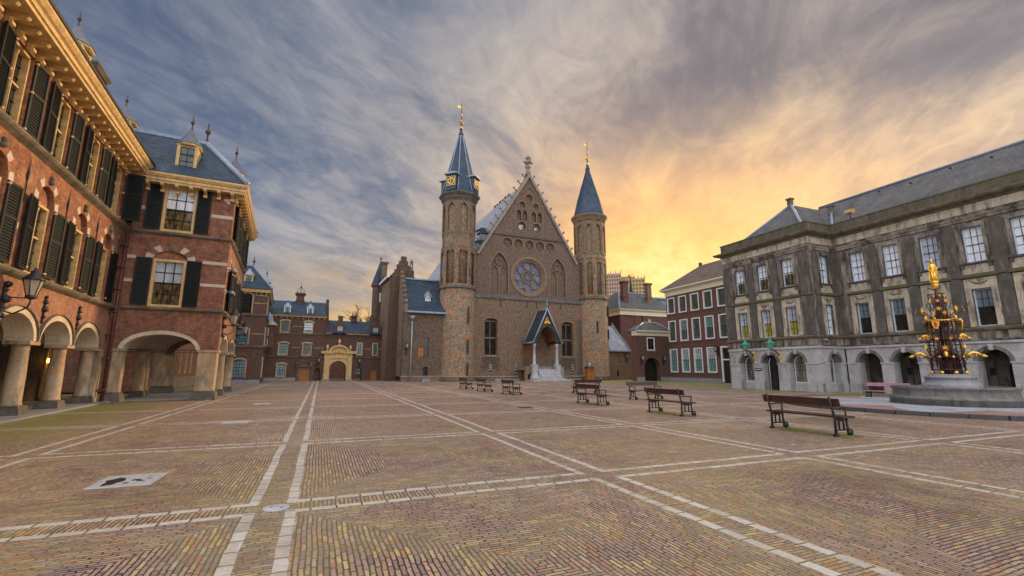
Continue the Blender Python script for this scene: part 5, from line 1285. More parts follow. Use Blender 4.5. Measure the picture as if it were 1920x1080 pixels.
rb = thing('hipped_mansion', 'maroon brick mansion with cream frieze, grey hipped roof and two tall chimneys', 'building', (19.3, 80.6, 0), rad(21.5))
rb.scale = (1.125, 1.125, 1.125)
MB().slab(rect(0, 10.5, 0, 9.95), [rect(1.15, 2.75, 8.4, 9.75), rect(1.15, 2.75, 4.6, 7.2), rect(5.35, 6.05, 8.3, 9.5)], 0, .3).build('front_wall', 'brick_maroon', rb)
boxes(rb, 'blind_panel', 'brick_maroon', [(1.15, 2.75, .1, .3, 8.4, 9.75), (1.15, 2.75, .1, .3, 4.6, 7.2)])
boxes(rb, 'sill', 'ledge', [(1.05, 2.85, -.1, .05, 8.28, 8.39), (1.05, 2.85, -.1, .05, 4.45, 4.59), (2.3, 4.2, -.15, .0, 3.9, 4.1)])
MB().box(5.35, 6.05, .1, .18, 8.3, 9.5).build('window', 'gyel', rb)
MB(ROTM90).slab(rect(-8, -.31, 0, 9.95), [rect(-5.2, -4.0, 7.6, 9.5)], 0, .3).build('side_wall', 'brick_maroon', rb)
put_win(rb, win_parts(1.2, 1.9, 'white', 'gdark', .12, 2, 2, .05), .05, 4.6, 7.6, -PI / 2)
MB().xprof([(0, 9.96), (-.12, 9.98), (-.12, 10.55), (-.45, 10.75), (-.5, 10.9), (.3, 10.95), (.3, 9.96)], 0, 10.5, 1., 0.).build('frieze', 'cream_paint', rb)
MB(ROTM90).xprof([(0, 9.96), (-.12, 9.98), (-.12, 10.55), (-.45, 10.75), (-.5, 10.9), (.3, 10.95), (.3, 9.96)], -8, 0, 0., 1.).build('frieze', 'cream_paint', rb)
MB().frustum((-.45, 10.9, -.45, 9), 10.93, (2.4, 8.2, 3.6, 5), 14.3).build('roof', 'tile', rb)
MB().tube([(-.42, -.42, 10.98), (2.4, 3.6, 14.3)], .12, 6).tube([(2.4, 3.6, 14.3), (8.2, 3.6, 14.3)], .1, 6).build('ridge_lead', 'leadplain', rb)
chimney(rb, 1.85, 1.3, 11.3, .95, .8, 4.0, 'brick_maroon', 'brick_maroon'); chimney(rb, 6.6, 1.3, 11.3, .8, .8, 4.0, 'brick_old', 'brick_old')
MB().lathe([(.35, 13.8), (.3, 15.), (.06, 17.2)], (5.4, 4.3), 6, smooth=False).build('spirelet', 'slate', rb)
MB().ball((5.4, 4.3, 17.4), .28, 10).build('gilt_ball', 'gold', rb)
MB().tube([(4.2, -.12, 3.9), (4.2, -.12, 9.9)], .07, 6).build('downpipe', 'iron', rb)
MB().box(-.0, 10.4, .31, 8, .1, 9.9).build('rear_wall', 'brick_maroon', rb)

gh = thing('gatehouse', 'small rusticated maroon brick gatehouse with one white window above a dark archway', 'building', (22.76, 66.4, 0), rad(21.5))
ah = archhole(-4.45, -1.75, 0, 1.95, 1.3, 12)
MB().slab([(-5.7, 0), (-5.7, 6.35), (.4, 6.35), (.4, 0), (-1.75, 0)] + ah[1:-1][::-1] + [(-4.45, 0)], [rect(-3.85, -2.5, 4.25, 6.1)], 0, .9).build('front_wall', 'brick_maroon', gh)
for i in range(11):
    z = 3.55 + .26 * i
    boxes(gh, 'rusticated_course', 'brick_maroon', [(-5.72, -4.05, -.05, 0, z, z + .2), (-2.3, .4, -.05, 0, z, z + .2)] if z > 4.1 else [(-5.72, .4, -.05, 0, z, z + .2)])
boxes(gh, 'plinth', 'blue_stone', [(-5.75, -4.5, -.08, 0, 0, .55), (-1.7, .2, -.08, 0, 0, .55)])
put_win(gh, win_parts(1.35, 1.85, 'white', 'gdark', .14, 2, 3, .04, barmat='iron'), -3.175, -.02, 4.25)
MB().box(-3.95, -2.4, -.12, .0, 4.12, 4.24).build('sill', 'coping', gh)
MB().xprof([(0, 6.3), (-.14, 6.33), (-.14, 6.7), (-.5, 6.9), (-.5, 7.05), (.9, 7.1), (.9, 6.36)], -5.75, .4).build('cornice', 'cream_paint', gh)
MB().frustum((-6.0, .5, -.4, 1.9), 7.08, (-3.7, -1.3, .8, 1.0), 8.3).build('roof', 'tile', gh)
MB().tube([(-1.3, .8, 8.3), (.4, -.3, 7.15)], .09, 6).tube([(-3.7, .8, 8.3), (-5.95, -.35, 7.12)], .08, 6).tube([(-3.7, .85, 8.32), (-1.3, .85, 8.32)], .08, 6).build('ridge_lead', 'leadplain', gh)
MB().slab(archhole(-4.4, -1.8, 0, 1.95, 1.25, 12), [], .78, .86).build('gate_door', 'darkwood', gh)
MB().box(-5.6, .35, .91, 1.3, 0, 6.3).build('rear_wall', 'brick_maroon', gh)
lantern('black lantern left of the dark archway of the maroon gatehouse', at(gh, -5.0, 0, 2.9), rad(21.5), s=1.1, arm=.5, group='black wall lanterns')
lantern('lantern with a green lit glass right of the dark archway', at(gh, -1.2, 0, 2.9), rad(21.5), mats=('iron', 'copper'), s=1.1, arm=.5)

# ------------------------------------------------------------------ brick office house (right, behind the stone palace)
bh = thing('brick_house', 'red-brown brick house with three rows of tall white sash windows and cream frieze', 'building', (26.5, 56.91, 0), rad(-68.5))
bx = [-9.27, -6.93, -4.60, -2.27, .08, 2.4]
rows = [(1.22, 3.25), (5.52, 3.0), (9.5, 2.36)]
hol = [rect(x - .78, x + .78, z, z + h) for x in bx for z, h in rows if not (x > 0 and z < 2 and x < 1)] + [rect(-.72, .82, .1, 4.5)]
MB().slab(rect(-10.3, 8, .5, 12.1), [h_ for h_ in hol if h_[0][1] > .5], 0, .3).build('front_wall', 'brick_maroon', bh) if False else None
MB().slab([(-10.3, .5), (-10.3, 12.1), (8, 12.1), (8, .5), (.84, .5), (.84, 4.5), (-.72, 4.5), (-.72, .5)], [rect(x - .78, x + .78, z, z + h) for x in bx for z, h in rows if not (abs(x - .08) < .1 and z < 2)], 0, .3).build('front_wall', 'brick_maroon', bh)
boxes(bh, 'plinth', 'blue_stone', [(-10.35, -.74, -.06, .3, 0, .495), (.86, 8, -.06, .3, 0, .495)])
for ri, (z, h) in enumerate(rows):
    for i, x in enumerate(bx):
        if abs(x - .08) < .1 and ri == 0: continue
        put_win(bh, win_parts(1.56, h, 'white', ('ggreen', 'ggrey', 'ggrey')[ri], .14, 4, 6, .022, barmat='iron', d=.2, split=(.55, 'gpale') if (ri == 0 and i > 0) else ((.5, 'ggreen') if (ri == 1 and i % 2) else None)), x, -.04, z)
        MB().box(x - .85, x + .85, -.1, .02, z - .13, z - .003).build('sill', 'ledge', bh)
f_ = MB().slab([(-.72, .1), (-.72, 4.5), (.84, 4.5), (.84, .1), (.64, .1), (.64, 4.3), (-.52, 4.3), (-.52, .1)], [], -.06, .25).box(-.52, .64, -.02, .22, 2.75, 2.9).build('door_frame', 'white', bh)
MB().box(-.52, .64, .08, .16, .1, 2.75).build('door', 'darkwood', f_); MB().box(-.52, .64, .1, .16, 2.9, 4.3).build('fanlight', 'gdark', f_)
MB().xprof([(0, 12.12), (-.08, 12.14), (-.08, 12.7), (-.3, 12.8), (-.62, 12.95), (-.62, 13.12), (.4, 13.2), (.4, 12.12)], -10.3, 8, 1., 0).build('frieze', 'cream_paint', bh)
MB().frustum((-10.9, 8.5, -.6, 10), 13.16, (-7.0, 8.5, 3.9, 5.4), 16.6).build('roof', 'tilebrown', bh)
MB().box(-7.2, -6.9, 3.7, 4.1, 16.5, 17.0).build('chimney', 'brick_maroon', bh)
MB().box(-10.3, 7.9, .31, 9.5, .1, 12.1).build('rear_wall', 'brick_maroon', bh)
lantern('black lantern on the brick house between its last window and white-framed door', at(bh, -1.1, 0, 3.9), rad(-68.5), s=1.2, arm=.5, group='black wall lanterns')
wb = thing('pale_rooftop_house', 'pale flat-roofed house glimpsed behind the maroon mansion roof', 'building', (34, 96, 0), rad(21.5))
MB().box(-4, 6, 0, 6, 0, 14.6).build('wall', 'cream_paint', wb); MB().box(-4.4, 6.4, -.5, 6.4, 14.62, 15.1).box(-4.4, 6.4, -.4, 6.4, 16.2, 16.5).box(-3, 5, .5, 5, 15.1, 16.2).build('flat_roof', 'leadplain', wb)

# ------------------------------------------------------------------ stone palace on the right
sp = thing('stone_palace', 'long sooty sandstone palace with a pale arcaded ground floor filling the right edge', 'palace', (22.46, 33.52, 0), rad(-68.5))
Y2 = 2.8
PC = [-6.35, -4.08, -1.82]; PAc = [-6.38, -4.14, -1.84]
MC = [1.66 + 2.217 * k for k in range(10)]; X2 = 23.2
def ground_floor(x0, x1, y, centres, hw, door=None, open_=False, mtx=None, last=None):
    base = [(x0, 0)]
    for c in centres: base += [(c - hw, 0)] + arc(c - hw, c + hw, 2.14, .72, 10) + [(c + hw, 0)]
    base += [(x1, 0)]
    MB(mtx).slab(base + [(x1, 3.15), (x0, 3.15)], [], y, y + .75).build('ground_floor_wall', 'lime', sp)
    for c in centres:
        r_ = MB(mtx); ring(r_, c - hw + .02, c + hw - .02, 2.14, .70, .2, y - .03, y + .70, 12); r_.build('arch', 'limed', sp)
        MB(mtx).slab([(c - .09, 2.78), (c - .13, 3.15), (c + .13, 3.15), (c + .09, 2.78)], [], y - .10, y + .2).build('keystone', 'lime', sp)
    xs = [x0] + [v for c in centres for v in (c - hw, c + hw)] + [x1]
    for i in range(0, len(xs), 2):
        if xs[i + 1] - xs[i] > .05: MB(mtx).box(xs[i] - .03 * (i > 0), xs[i + 1] + .03 * (i + 2 < len(xs)), y - .05, y + .4, 2.02, 2.13).build('impost', 'lime', sp); MB(mtx).box(xs[i], xs[i + 1], y - .04, y + .3, 0, .62).build('plinth_block', 'lime', sp)
ground_floor(-8.1, 0, 0, PAc, .68)
ground_floor(0.1, X2, Y2, [1.62 + 2.22 * k for k in range(10)], .74)
ground_floor(.75, Y2, 0, [1.62], .60, mtx=ROT90)
def arched_pane(c, hw, y, g, rz=0., x=None):
    wp = win_parts(2 * hw, 1.52, 'bluewhite', g, .07, 4, 5, .025, barmat='iron', rise=hw * .95, d=.12)
    put_win(sp, wp, c, y, .62, rz) if x is None else put_win(sp, wp, x, c, .62, rz)
    return
for i, c in enumerate(PAc):
    if i == 1:
        MB().slab(archhole(c - .66, c + .66, 0, 2.14, .68), [], .55, .62).build('arched_door', 'darkwood', sp)
        MB().tube([(c - .5, .5, 0), (c - .5, .5, 2.2), (c - .35, .5, 2.55)], .04, 6).build('door_frame', 'bluewhite', sp)
    else: arched_pane(c, .60, .5, 'ggreen'); MB().box(c - .66, c + .66, .45, .7, 0, .62).build('window_breast', 'lime', sp)
MB(ROT90).box(1.03, 2.21, .45, .7, 0, .62).build('window_breast', 'lime', sp); arched_pane(1.62, .54, .5, 'ggreen', PI / 2, x=-.5)
# arcade behind the main arches
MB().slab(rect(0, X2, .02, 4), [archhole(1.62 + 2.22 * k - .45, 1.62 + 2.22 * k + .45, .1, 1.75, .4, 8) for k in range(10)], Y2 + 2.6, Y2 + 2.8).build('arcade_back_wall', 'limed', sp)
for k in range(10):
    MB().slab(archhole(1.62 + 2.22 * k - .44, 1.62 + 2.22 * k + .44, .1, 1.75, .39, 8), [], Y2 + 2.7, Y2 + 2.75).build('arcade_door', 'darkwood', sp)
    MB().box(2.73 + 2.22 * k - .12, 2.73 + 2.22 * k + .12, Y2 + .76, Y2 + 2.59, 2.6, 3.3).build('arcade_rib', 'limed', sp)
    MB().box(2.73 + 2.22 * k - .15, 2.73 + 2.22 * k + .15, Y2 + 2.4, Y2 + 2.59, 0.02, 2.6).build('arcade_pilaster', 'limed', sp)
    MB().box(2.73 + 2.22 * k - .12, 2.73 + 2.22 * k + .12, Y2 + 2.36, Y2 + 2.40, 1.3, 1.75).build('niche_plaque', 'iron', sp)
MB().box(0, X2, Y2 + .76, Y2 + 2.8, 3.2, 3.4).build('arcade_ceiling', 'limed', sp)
LED = lambda y, o: [(y, 3.15), (y - o, 3.2), (y - o, 3.33), (y, 3.37)]
def storeys(x0, x1, y, centres, mtx=None, m0=0., m1=0., hw=.5, piers=None, corner=None):
    """everything above the ground floor along one front"""
    W = lambda: MB(mtx)
    hl = [rect(c - .46, c + .46, 4.2, 6.44) for c in centres] + [rect(c - .49, c + .49, 8.1, 10.25) for c in centres]
    W().slab(rect(x0, x1, 3.37, 11.12), hl, y, y + .5).build('upper_wall', 'soot', sp)
    W().xprof([(y + .2, 3.15), (y - .10, 3.18), (y - .10, 3.31), (y + .2, 3.37)] if not (m0 or m1) else [(0, 3.15), (-.10, 3.18), (-.10, 3.31), (0, 3.37)], x0, x1, m0, m1).build('ledge', 'lime', sp)
    pr = lambda p: [(yy + (y if not (m0 or m1) else 0), z) for yy, z in p]
    W().xprof(pr([(0, 3.92), (-.14, 3.96), (-.18, 4.08), (-.10, 4.15), (0, 4.18)]), x0, x1, m0, m1).build('ledge', 'ledge', sp)
    W().xprof(pr([(0, 11.12), (-.06, 11.14), (-.06, 11.66), (0, 11.68)]), x0, x1, m0, m1).build('frieze', 'cream', sp)
    W().xprof(pr([(0, 10.62), (-.08, 10.66), (-.08, 10.80), (-.12, 10.84), (-.12, 10.94), (0, 10.98)]), x0, x1, m0, m1).build('architrave', 'soot', sp)
    W().xprof(pr([(.45, 11.66), (-.1, 11.68), (-.16, 11.78), (-.46, 11.86), (-.56, 11.98), (-.56, 12.06), (.45, 12.12)]), x0, x1, m0, m1).build('cornice', 'ledge', sp)
    W().xprof(pr([(.4, 12.10), (-.06, 12.12), (-.06, 12.78), (-.10, 12.80), (-.10, 12.88), (.4, 12.9)]), x0, x1, m0, m1).build('parapet', 'parapet', sp)
    for i, c in enumerate(centres):
        a = c - hw - .26; b = c + hw + .26
        s1 = W().slab([(a, 4.19), (a, 7.08), (b, 7.08), (b, 4.19), (c + .46, 4.19), (c + .46, 6.44), (c - .46, 6.44), (c - .46, 4.19)], [], y - .05, y + .1).box(a + .06, b - .06, y - .08, y, 6.96, 7.06)
        s1.box(c - .60, c - .47, y - .075, y, 4.19, 6.56).box(c + .47, c + .60, y - .075, y, 4.19, 6.56).box(c - .6, c + .6, y - .076, y, 6.45, 6.57)
        s1.build('window_surround', 'cream', sp)
        W().tube([(c - .36, y - .06, 6.88), (c - .15, y - .08, 6.77), (c, y - .085, 6.74), (c + .15, y - .08, 6.77), (c + .36, y - .06, 6.88)], .035, 6).build('swag', 'ledge', sp)
        W().xprof([(y, 7.1), (y - .20, 7.14), (y - .22, 7.25), (y - .16, 7.28), (y, 7.34)], a - .1, b + .1).build('hood_ledge', 'mossledge', sp)
        W().box(a + .06, b - .06, y - .04, y + .1, 7.36, 7.92).build('apron', 'cream', sp)
        W().xprof([(y, 7.94), (y - .16, 7.97), (y - .16, 8.07), (y, 8.1)], a - .02, b + .02).box(a + .03, a + .19, y - .13, y, 7.72, 7.94).box(b - .19, b - .03, y - .13, y, 7.72, 7.94).build('sill', 'sootdark', sp)
        s2 = W().slab([(c - .66, 8.1), (c - .66, 10.4), (c - .72, 10.4), (c - .72, 10.52), (c + .72, 10.52), (c + .72, 10.4), (c + .66, 10.4), (c + .66, 8.1), (c + .49, 8.1), (c + .49, 10.26), (c - .49, 10.26), (c - .49, 8.1)], [], y - .06, y + .1)
        s2.build('window_surround', 'soot', sp)
        W().box(c - .55, c + .55, y - .03, y + .05, 3.46, 3.86).build('carved_panel', 'soot', sp)
    for c, w in (piers or []):
        for z0, z1 in ((4.19, 7.12), (7.2, 10.2)):
            W().slab([(c - w / 2, z0), (c - w / 2, z1 - .1), (c - w / 2 + .1, z1 + (.35 if z1 > 10 else 0)), (c + w / 2 - .1, z1 + (.35 if z1 > 10 else 0)), (c + w / 2, z1 - .1), (c + w / 2, z0)], [], y - .09, y + .1).build('pilaster', 'sootdark', sp)
        W().box(c - w / 2 + .05, c + w / 2 - .05, y - .06, y + .1, 3.42, 3.88).build('pier_block', 'soot', sp)
storeys(-8.1, 0, 0, PC, m0=1., m1=1., piers=[(-7.6, .8), (-5.22, .55), (-2.95, .55), (-.42, .8)])
storeys(0.0, X2, Y2, MC, piers=[(.28, .45)] + [(MC[i] + 1.108, .62) for i in range(9)])
MR = [1.57]
storeys(.5, Y2 - .0, 0, MR, mtx=ROT90, hw=.42, piers=[(.52, .5), (2.5, .4)])
for fr_, nm in ((1, 'x'),):
    MB(ROT90).xprof([(.45, 11.66), (-.1, 11.68), (-.16, 11.78), (-.46, 11.86), (-.56, 11.98), (-.56, 12.06), (.45, 12.12)], 0, .5, 1., 0).build('cornice', 'ledge', sp)
    MB(ROT90).xprof([(.4, 12.10), (-.06, 12.12), (-.06, 12.78), (-.10, 12.80), (-.10, 12.88), (.4, 12.9)], 0, .5, 1., 0).build('parapet', 'parapet', sp)
    MB(ROT90).xprof([(0, 11.12), (-.06, 11.14), (-.06, 11.66), (0, 11.68)], 0, .5, 1., 0).build('frieze', 'cream', sp)
    MB(ROT90).xprof([(0, 3.15), (-.10, 3.18), (-.10, 3.31), (0, 3.37)], 0, .5, 1., 0).build('ledge', 'lime', sp)
    MB(ROT90).xprof([(0, 3.92), (-.14, 3.96), (-.18, 4.08), (-.10, 4.15), (0, 4.18)], 0, .5, 1., 0).build('ledge', 'ledge', sp)
kw = dict(fw=.055, cols=3, barmat='iron', bar=.022, d=.14)
up = [win_parts(.98, 2.15, 'bluewhite', 'gcurt', rows=4, **kw), win_parts(.98, 2.15, 'bluewhite', 'gpale', rows=4, **kw), win_parts(.98, 2.15, 'bluewhite', 'gwarm', rows=4, split=(.45, 'gcurt'), **kw)]
M['gslate'] = glass_mat('slate_blue_glass', (.13, .17, .22), (.2, .25, .31), fold=1.)
lo = [win_parts(.92, 2.24, 'bluewhite', 'gdark', rows=4, split=(.52, 'gslate'), **kw), win_parts(.92, 2.24, 'bluewhite', 'gyel', rows=4, split=(.50, 'gpale'), **kw), win_parts(.92, 2.24, 'bluewhite', 'gcurt', rows=4, **kw)]
for i, c in enumerate(PC):
    put_win(sp, up[2], c, .16, 8.1); put_win(sp, lo[1], c, .16, 4.2)
for i, c in enumerate(MC):
    put_win(sp, up[(0, 0, 1, 0, 0, 1, 0, 0, 1, 0)[i]], c, Y2 + .16, 8.1); put_win(sp, lo[0], c, Y2 + .16, 4.2)
put_win(sp, up[0], -.16, MR[0], 8.1, PI / 2); put_win(sp, lo[2], -.16, MR[0], 4.2, PI / 2)
MB().box(-8.0, -.55, .55, 11, .1, 12.0).build('rear_wall', 'soot', sp); MB().box(-.5, X2, Y2 + .55, 14, 3.42, 12.0).build('rear_wall', 'soot', sp)
MB().box(-8.2, -8.09, 0, 11, 0, 12.05).build('end_wall', 'soot', sp)
MB().frustum((-7.8, -.2, .3, 10), 12.2, (-4.05, -3.9, 4.2, 8.6), 16.1).build('roof', 'tile', sp)
MB().frustum((-4.2, X2, Y2 + .45, 14), 12.22, (-3.9, X2, Y2 + 5., Y2 + 6), 16.25).build('roof', 'tile', sp)
MB().tube([(-3.97, 4.2, 16.15), (-.3, .4, 12.3)], .13, 6).tube([(-3.97, 4.2, 16.15), (-7.7, .4, 12.3)], .09, 6).tube([(-3.9, Y2 + 5, 16.3), (X2, Y2 + 5, 16.3)], .1, 6).build('ridge_lead', 'leadplain', sp)
MB().tube([(-1.75, Y2 + 3.2, 14.9), (-.15, Y2 + .6, 12.4)], .10, 6).build('valley_lead', 'leadplain', sp)
for x, y, z in ((-4.0, 4.2, 15.9), (-1.8, Y2 + 3.3, 14.75)): MB().box(x - .18, x + .18, y - .18, y + .18, z, z + .7).box(x - .26, x + .26, y - .26, y + .26, z + .7, z + .82).build('chimney_stub', 'ledge', sp)
hooks = MB().box(-.06, .06, -.2, .0, 0, .07).mesh('roof_hook'); hooks.materials.append(M['iron'])
for k in range(9): link('roof_hook', hooks, sp, (1.5 + 2.3 * k, Y2 + 4.3 - .3 * (k % 2), 15.75 - .26 * (k % 2)))
fl = thing('floodlight', 'small yellow floodlight standing on the stone palace parapet', 'lamp', at(sp, 1.45, Y2 + .3, 12.9), rad(-68.5))
MB().tube([(0, 0, 0), (0, 0, .55)], .035, 6).build('post', 'iron', fl); MB().frustum((-.22, .22, -.12, .16), .5, (-.3, .3, -.2, .2), .78).build('lamp_housing', 'goldpaint', fl); MB().box(-.26, .26, -.22, -.19, .54, .76).build('lamp_glass', 'lampglass', fl)
for x, lab in ((-5.45, 'left green copper lantern with a gilt bracket on the pale palace front'), (-3.1, 'right green copper lantern with a gilt bracket, nearest the palace corner')):
    t = thing('copper_lantern', lab, 'lantern', at(sp, x, 0, 2.6), rad(-68.5), 'green copper lanterns')
    MB().tube([(0, -.02, -.3), (-.02, -.12, .1), (-.12, -.5, .5), (-.22, -.8, .62)], .045, 7).build('bracket', 'iron', t)
    MB().tube([(0, -.05, -.35), (0, -.10, 0), (.02, -.12, .35), (-.05, -.3, .42)], .06, 6).ball((0, -.06, -.38), .1, 8).build('gilt_scroll', 'goldpaint', t)
    L_ = Matrix.Translation((-.22, -.8, .6))
    MB(L_).lathe([(.06, 0), (.14, .06), (.27, .42), (.34, .44), (.34, .50), (.20, .56), (.17, .66), (.07, .72), (.05, .82), (0, .9)], (0, 0), 8, smooth=False).build('lamp_body', 'copper', t)
    MB(L_).lathe([(.152, .085), (.272, .40)], (0, 0), 8, PI / 8, smooth=False).build('lamp_glass', 'ggreen', t)
    for k in range(8):
        a_ = k * PI / 4
        MB(L_).tube([(.3 * math.cos(a_), .3 * math.sin(a_), .46), (.36 * math.cos(a_), .36 * math.sin(a_), .56)], [.05, .015], 5).build('leaf', 'copper', t)
t = thing('wall_plaque', 'small dark blue name plaque on the pale palace pier by the black door', 'sign', at(sp, -5.26, -.006, 1.62), rad(-68.5))
MB().box(-.34, .34, -.03, 0, -.12, .12).build('plate', 'face', t)
boxes(t, 'lettering', 'white', [(-.28 + .075 * i, -.23 + .075 * i, -.036, -.03, -.03, .04) for i in range(8)])
cctv('grey dome camera on the pale ledge near the palace corner', at(sp, .05, .55, 3.75), rad(-68.5 + 60), .35)
cctv('grey dome camera at the far end of the palace above the white door frame', at(sp, -8.05, -.1, 3.55), rad(-68.5), .3)

# ------------------------------------------------------------------ fountain on its round platform
FCX, FCY = 19.72, 20.85
def platform_material():
    m, t, p = new_mat('platform_paving')
    tc = t.n('TexCoord'); ob = tc.outputs['Object']
    s_ = t.n('SeparateXYZ', i0=ob).outputs
    r_ = t.m('SQRT', t.m('ADD', t.m('MULTIPLY', s_[0], s_[0]), t.m('MULTIPLY', s_[1], s_[1])))
    an = t.m('MULTIPLY', t.m('ARCTAN2', s_[1], s_[0]), 8 / (2 * PI))
    tri = t.m('ABSOLUTE', t.m('SUBTRACT', t.m('FRACT', t.m('ADD', an, .15)), .5))
    star = t.m('GREATER_THAN', t.m('SUBTRACT', t.m('ADD', 3.6, t.m('MULTIPLY', tri, 5.6)), r_), 0.)
    br = t.n('TexBrick', {'offset': .5}, Vector=ob, Color1=(.46, .27, .22), Color2=(.36, .21, .18), Mortar=(.16, .11, .09), Scale=1., Mortar_Size=.008, Brick_Width=.21, Row_Height=.075)
    col = t.mix(star, br.outputs[0], t.mix(t.noise(ob, 2., 5), (.34, .37, .43), (.46, .48, .53)))
    col = t.mix(t.rng(t.noise(ob, .8, 6, .65), .5, .7), col, t.mix(.5, col, (.16, .14, .13)))
    t.L.new(col, p.inputs['Base Color']); t.L.new(t.rng(t.noise(ob, 1.3, 4), .35, .65, .25, .65), p.inputs['Roughness'])
    return m
M['platform'] = platform_material()
MB().lathe([(0, 0), (6.42, 0), (6.42, .128), (0, .128)], (0, 0), 96, smooth=False).build('fountain_pavement', 'platform', None, (FCX, FCY, 0))['kind'] = 'structure'
kb_ = MB()
for k in range(44):
    a0, a1 = 2 * PI * k / 44 + .004, 2 * PI * (k + 1) / 44 - .004
    q = [(r_ * math.cos(a), r_ * math.sin(a)) for r_, a in ((6.43, a0), (6.43, (a0 + a1) / 2), (6.43, a1), (6.72, a1), (6.72, (a0 + a1) / 2), (6.72, a0))]
    kb_.add([(x, y, .0) for x, y in q] + [(x, y, .145) for x, y in q], [tuple(range(6)), tuple(range(11, 5, -1))] + [(i, (i + 1) % 6, (i + 1) % 6 + 6, i + 6) for i in range(6)])
M['stain'] = plain_mat('damp_stain', (.02, .017, .015), .3)
M['kerb'] = stone_mat('kerb', (.06, .06, .066), (.09, .09, .095), 2.)
kb_.build('platform_kerb', 'kerb', None, (FCX, FCY, 0))['kind'] = 'structure'
fo = thing('fountain', 'round stone fountain with a gilded maroon ironwork column and golden king on top', 'fountain', (FCX, FCY, .128), rad(-43.4))
MB().lathe([(2.22, 0), (2.22, .22), (2.28, .24), (2.28, .30), (2.12, .36), (2.08, .40), (2.08, .62), (2.12, .66), (2.15, .70), (2.15, .76), (1.80, .76), (1.78, .5), (0, .5)], (0, 0), 72).build('basin', 'basin', fo)
m_, t_, p_ = new_mat('water'); p_.inputs['Base Color'].default_value = (.03, .05, .06, 1); p_.inputs['Roughness'].default_value = .05; M['water'] = m_
MB().lathe([(0, .60), (1.785, .60)], (0, 0), 48).build('water', 'water', fo)
MB().lathe([(1.02, .5), (1.02, .82), (.98, .86), (.9, .92), (.86, 1.0), (.86, 1.1), (.9, 1.14), (.88, 1.2), (.72, 1.24), (.70, 1.30), (0, 1.30)], (0, 0), 48).build('pedestal', 'blue_stone', fo)
iz0, iz1 = 1.30, 3.66
ic = MB().lathe([(.24, iz0), (.24, iz0 + .2), (.16, iz0 + .3), (.13, 2.6), (.11, 3.4), (.085, 3.8), (.07, 4.6), (.10, 4.65), (.065, 4.75), (.06, 5.2)], (0, 0), 12).build('central_shaft', 'maroon', fo)
for k in range(8):
    a_ = 2 * PI * k / 8
    MB().tube([(.27 * math.cos(a_), .27 * math.sin(a_), iz0), (.23 * math.cos(a_), .23 * math.sin(a_), 3.6)], .026, 6).build('inner_rod', 'maroon', ic)
NC = 8
oc_ = MB().tube([(0, 0, 0), (0, 0, iz1 - iz0)], .055, 8).lathe([(.09, 0), (.09, .08), (.06, .12)], (0, 0), 8).mesh('iron_column')
def rr(z): return .60 - (z - iz0) / (iz1 - iz0) * .07
for k in range(NC):
    a_ = 2 * PI * (k + .5) / NC
    c_, s_ = math.cos(a_), math.sin(a_)
    ol = MB().tube([(rr(iz0) * c_, rr(iz0) * s_, iz0), (rr(iz1) * c_, rr(iz1) * s_, iz1)], .032, 8).build('iron_column', 'maroon', fo)
    MB().lathe([(.07, iz0 + .02), (.085, iz0 + .10), (.05, iz0 + .15)], (rr(iz0) * c_, rr(iz0) * s_), 8).build('gilt_foot', 'gold', ol)
    for z in (2.06, 2.86): MB().lathe([(.045, z - .05), (.06, z), (.045, z + .05)], (rr(z) * c_, rr(z) * s_), 8).build('gilt_band', 'gold', ol)
for z, r_ in ((2.06, .60), (2.86, .57), (iz0 + .2, .6)):
    MB().lathe([(r_ - .015, z - .015), (r_ + .015, z - .015), (r_ + .015, z + .015), (r_ - .015, z + .015), (r_ - .015, z - .015)], (0, 0), 32).build('iron_ring', 'maroon', fo)
MB().lathe([(.67, 3.66), (.70, 3.66), (.715, 3.69), (.70, 3.72), (.67, 3.72), (.67, 3.66)], (0, 0), 8, PI / 8, smooth=False).build('gilt_gallery', 'gold', fo)
lt_ = MB()
for k in range(8):
    mt = Matrix.Rotation(2 * PI * k / 8, 4, 'Z') @ Matrix.Translation((0, -.70, 3.69))
    for i in range(7): lt_.box(-.22 + .063 * i, -.19 + .063 * i, .02, .035, -.02, .02, mtx=mt)
lt_.build('gallery_frieze', 'maroon', fo)
def flower(parent, p, r_, d):
    r_ *= .8; d = Vector(d).normalized(); q = d.to_track_quat('Z', 'Y').to_matrix().to_4x4(); q.translation = Vector(p)
    b = MB(q)
    b.lathe([(0, 0), (r_ * .26, r_ * .08), (0, r_ * .3)], (0, 0), 8)
    for k in range(8):
        a_ = 2 * PI * k / 8; c_, s_ = math.cos(a_), math.sin(a_)
        b.add([(.2 * r_ * c_ - .2 * r_ * s_, .2 * r_ * s_ + .2 * r_ * c_, 0), (.2 * r_ * c_ + .2 * r_ * s_, .2 * r_ * s_ - .2 * r_ * c_, 0), (1.25 * r_ * c_, 1.25 * r_ * s_, r_ * .3), (.5 * r_ * c_, .5 * r_ * s_, r_ * .26)], [(0, 1, 2), (0, 3, 1), (0, 2, 3), (1, 3, 2)])
    b.build('gilt_flower', 'gold', parent)
rnd = random.Random(3)
def tendril(p0, p1, bend, r_=.018):
    p0, p1 = Vector(p0), Vector(p1); mid = (p0 + p1) / 2 + Vector(bend); n = 7
    return [(p0 * (1 - t) ** 2 + mid * 2 * t * (1 - t) + p1 * t * t) for t in [i / n for i in range(n + 1)]]
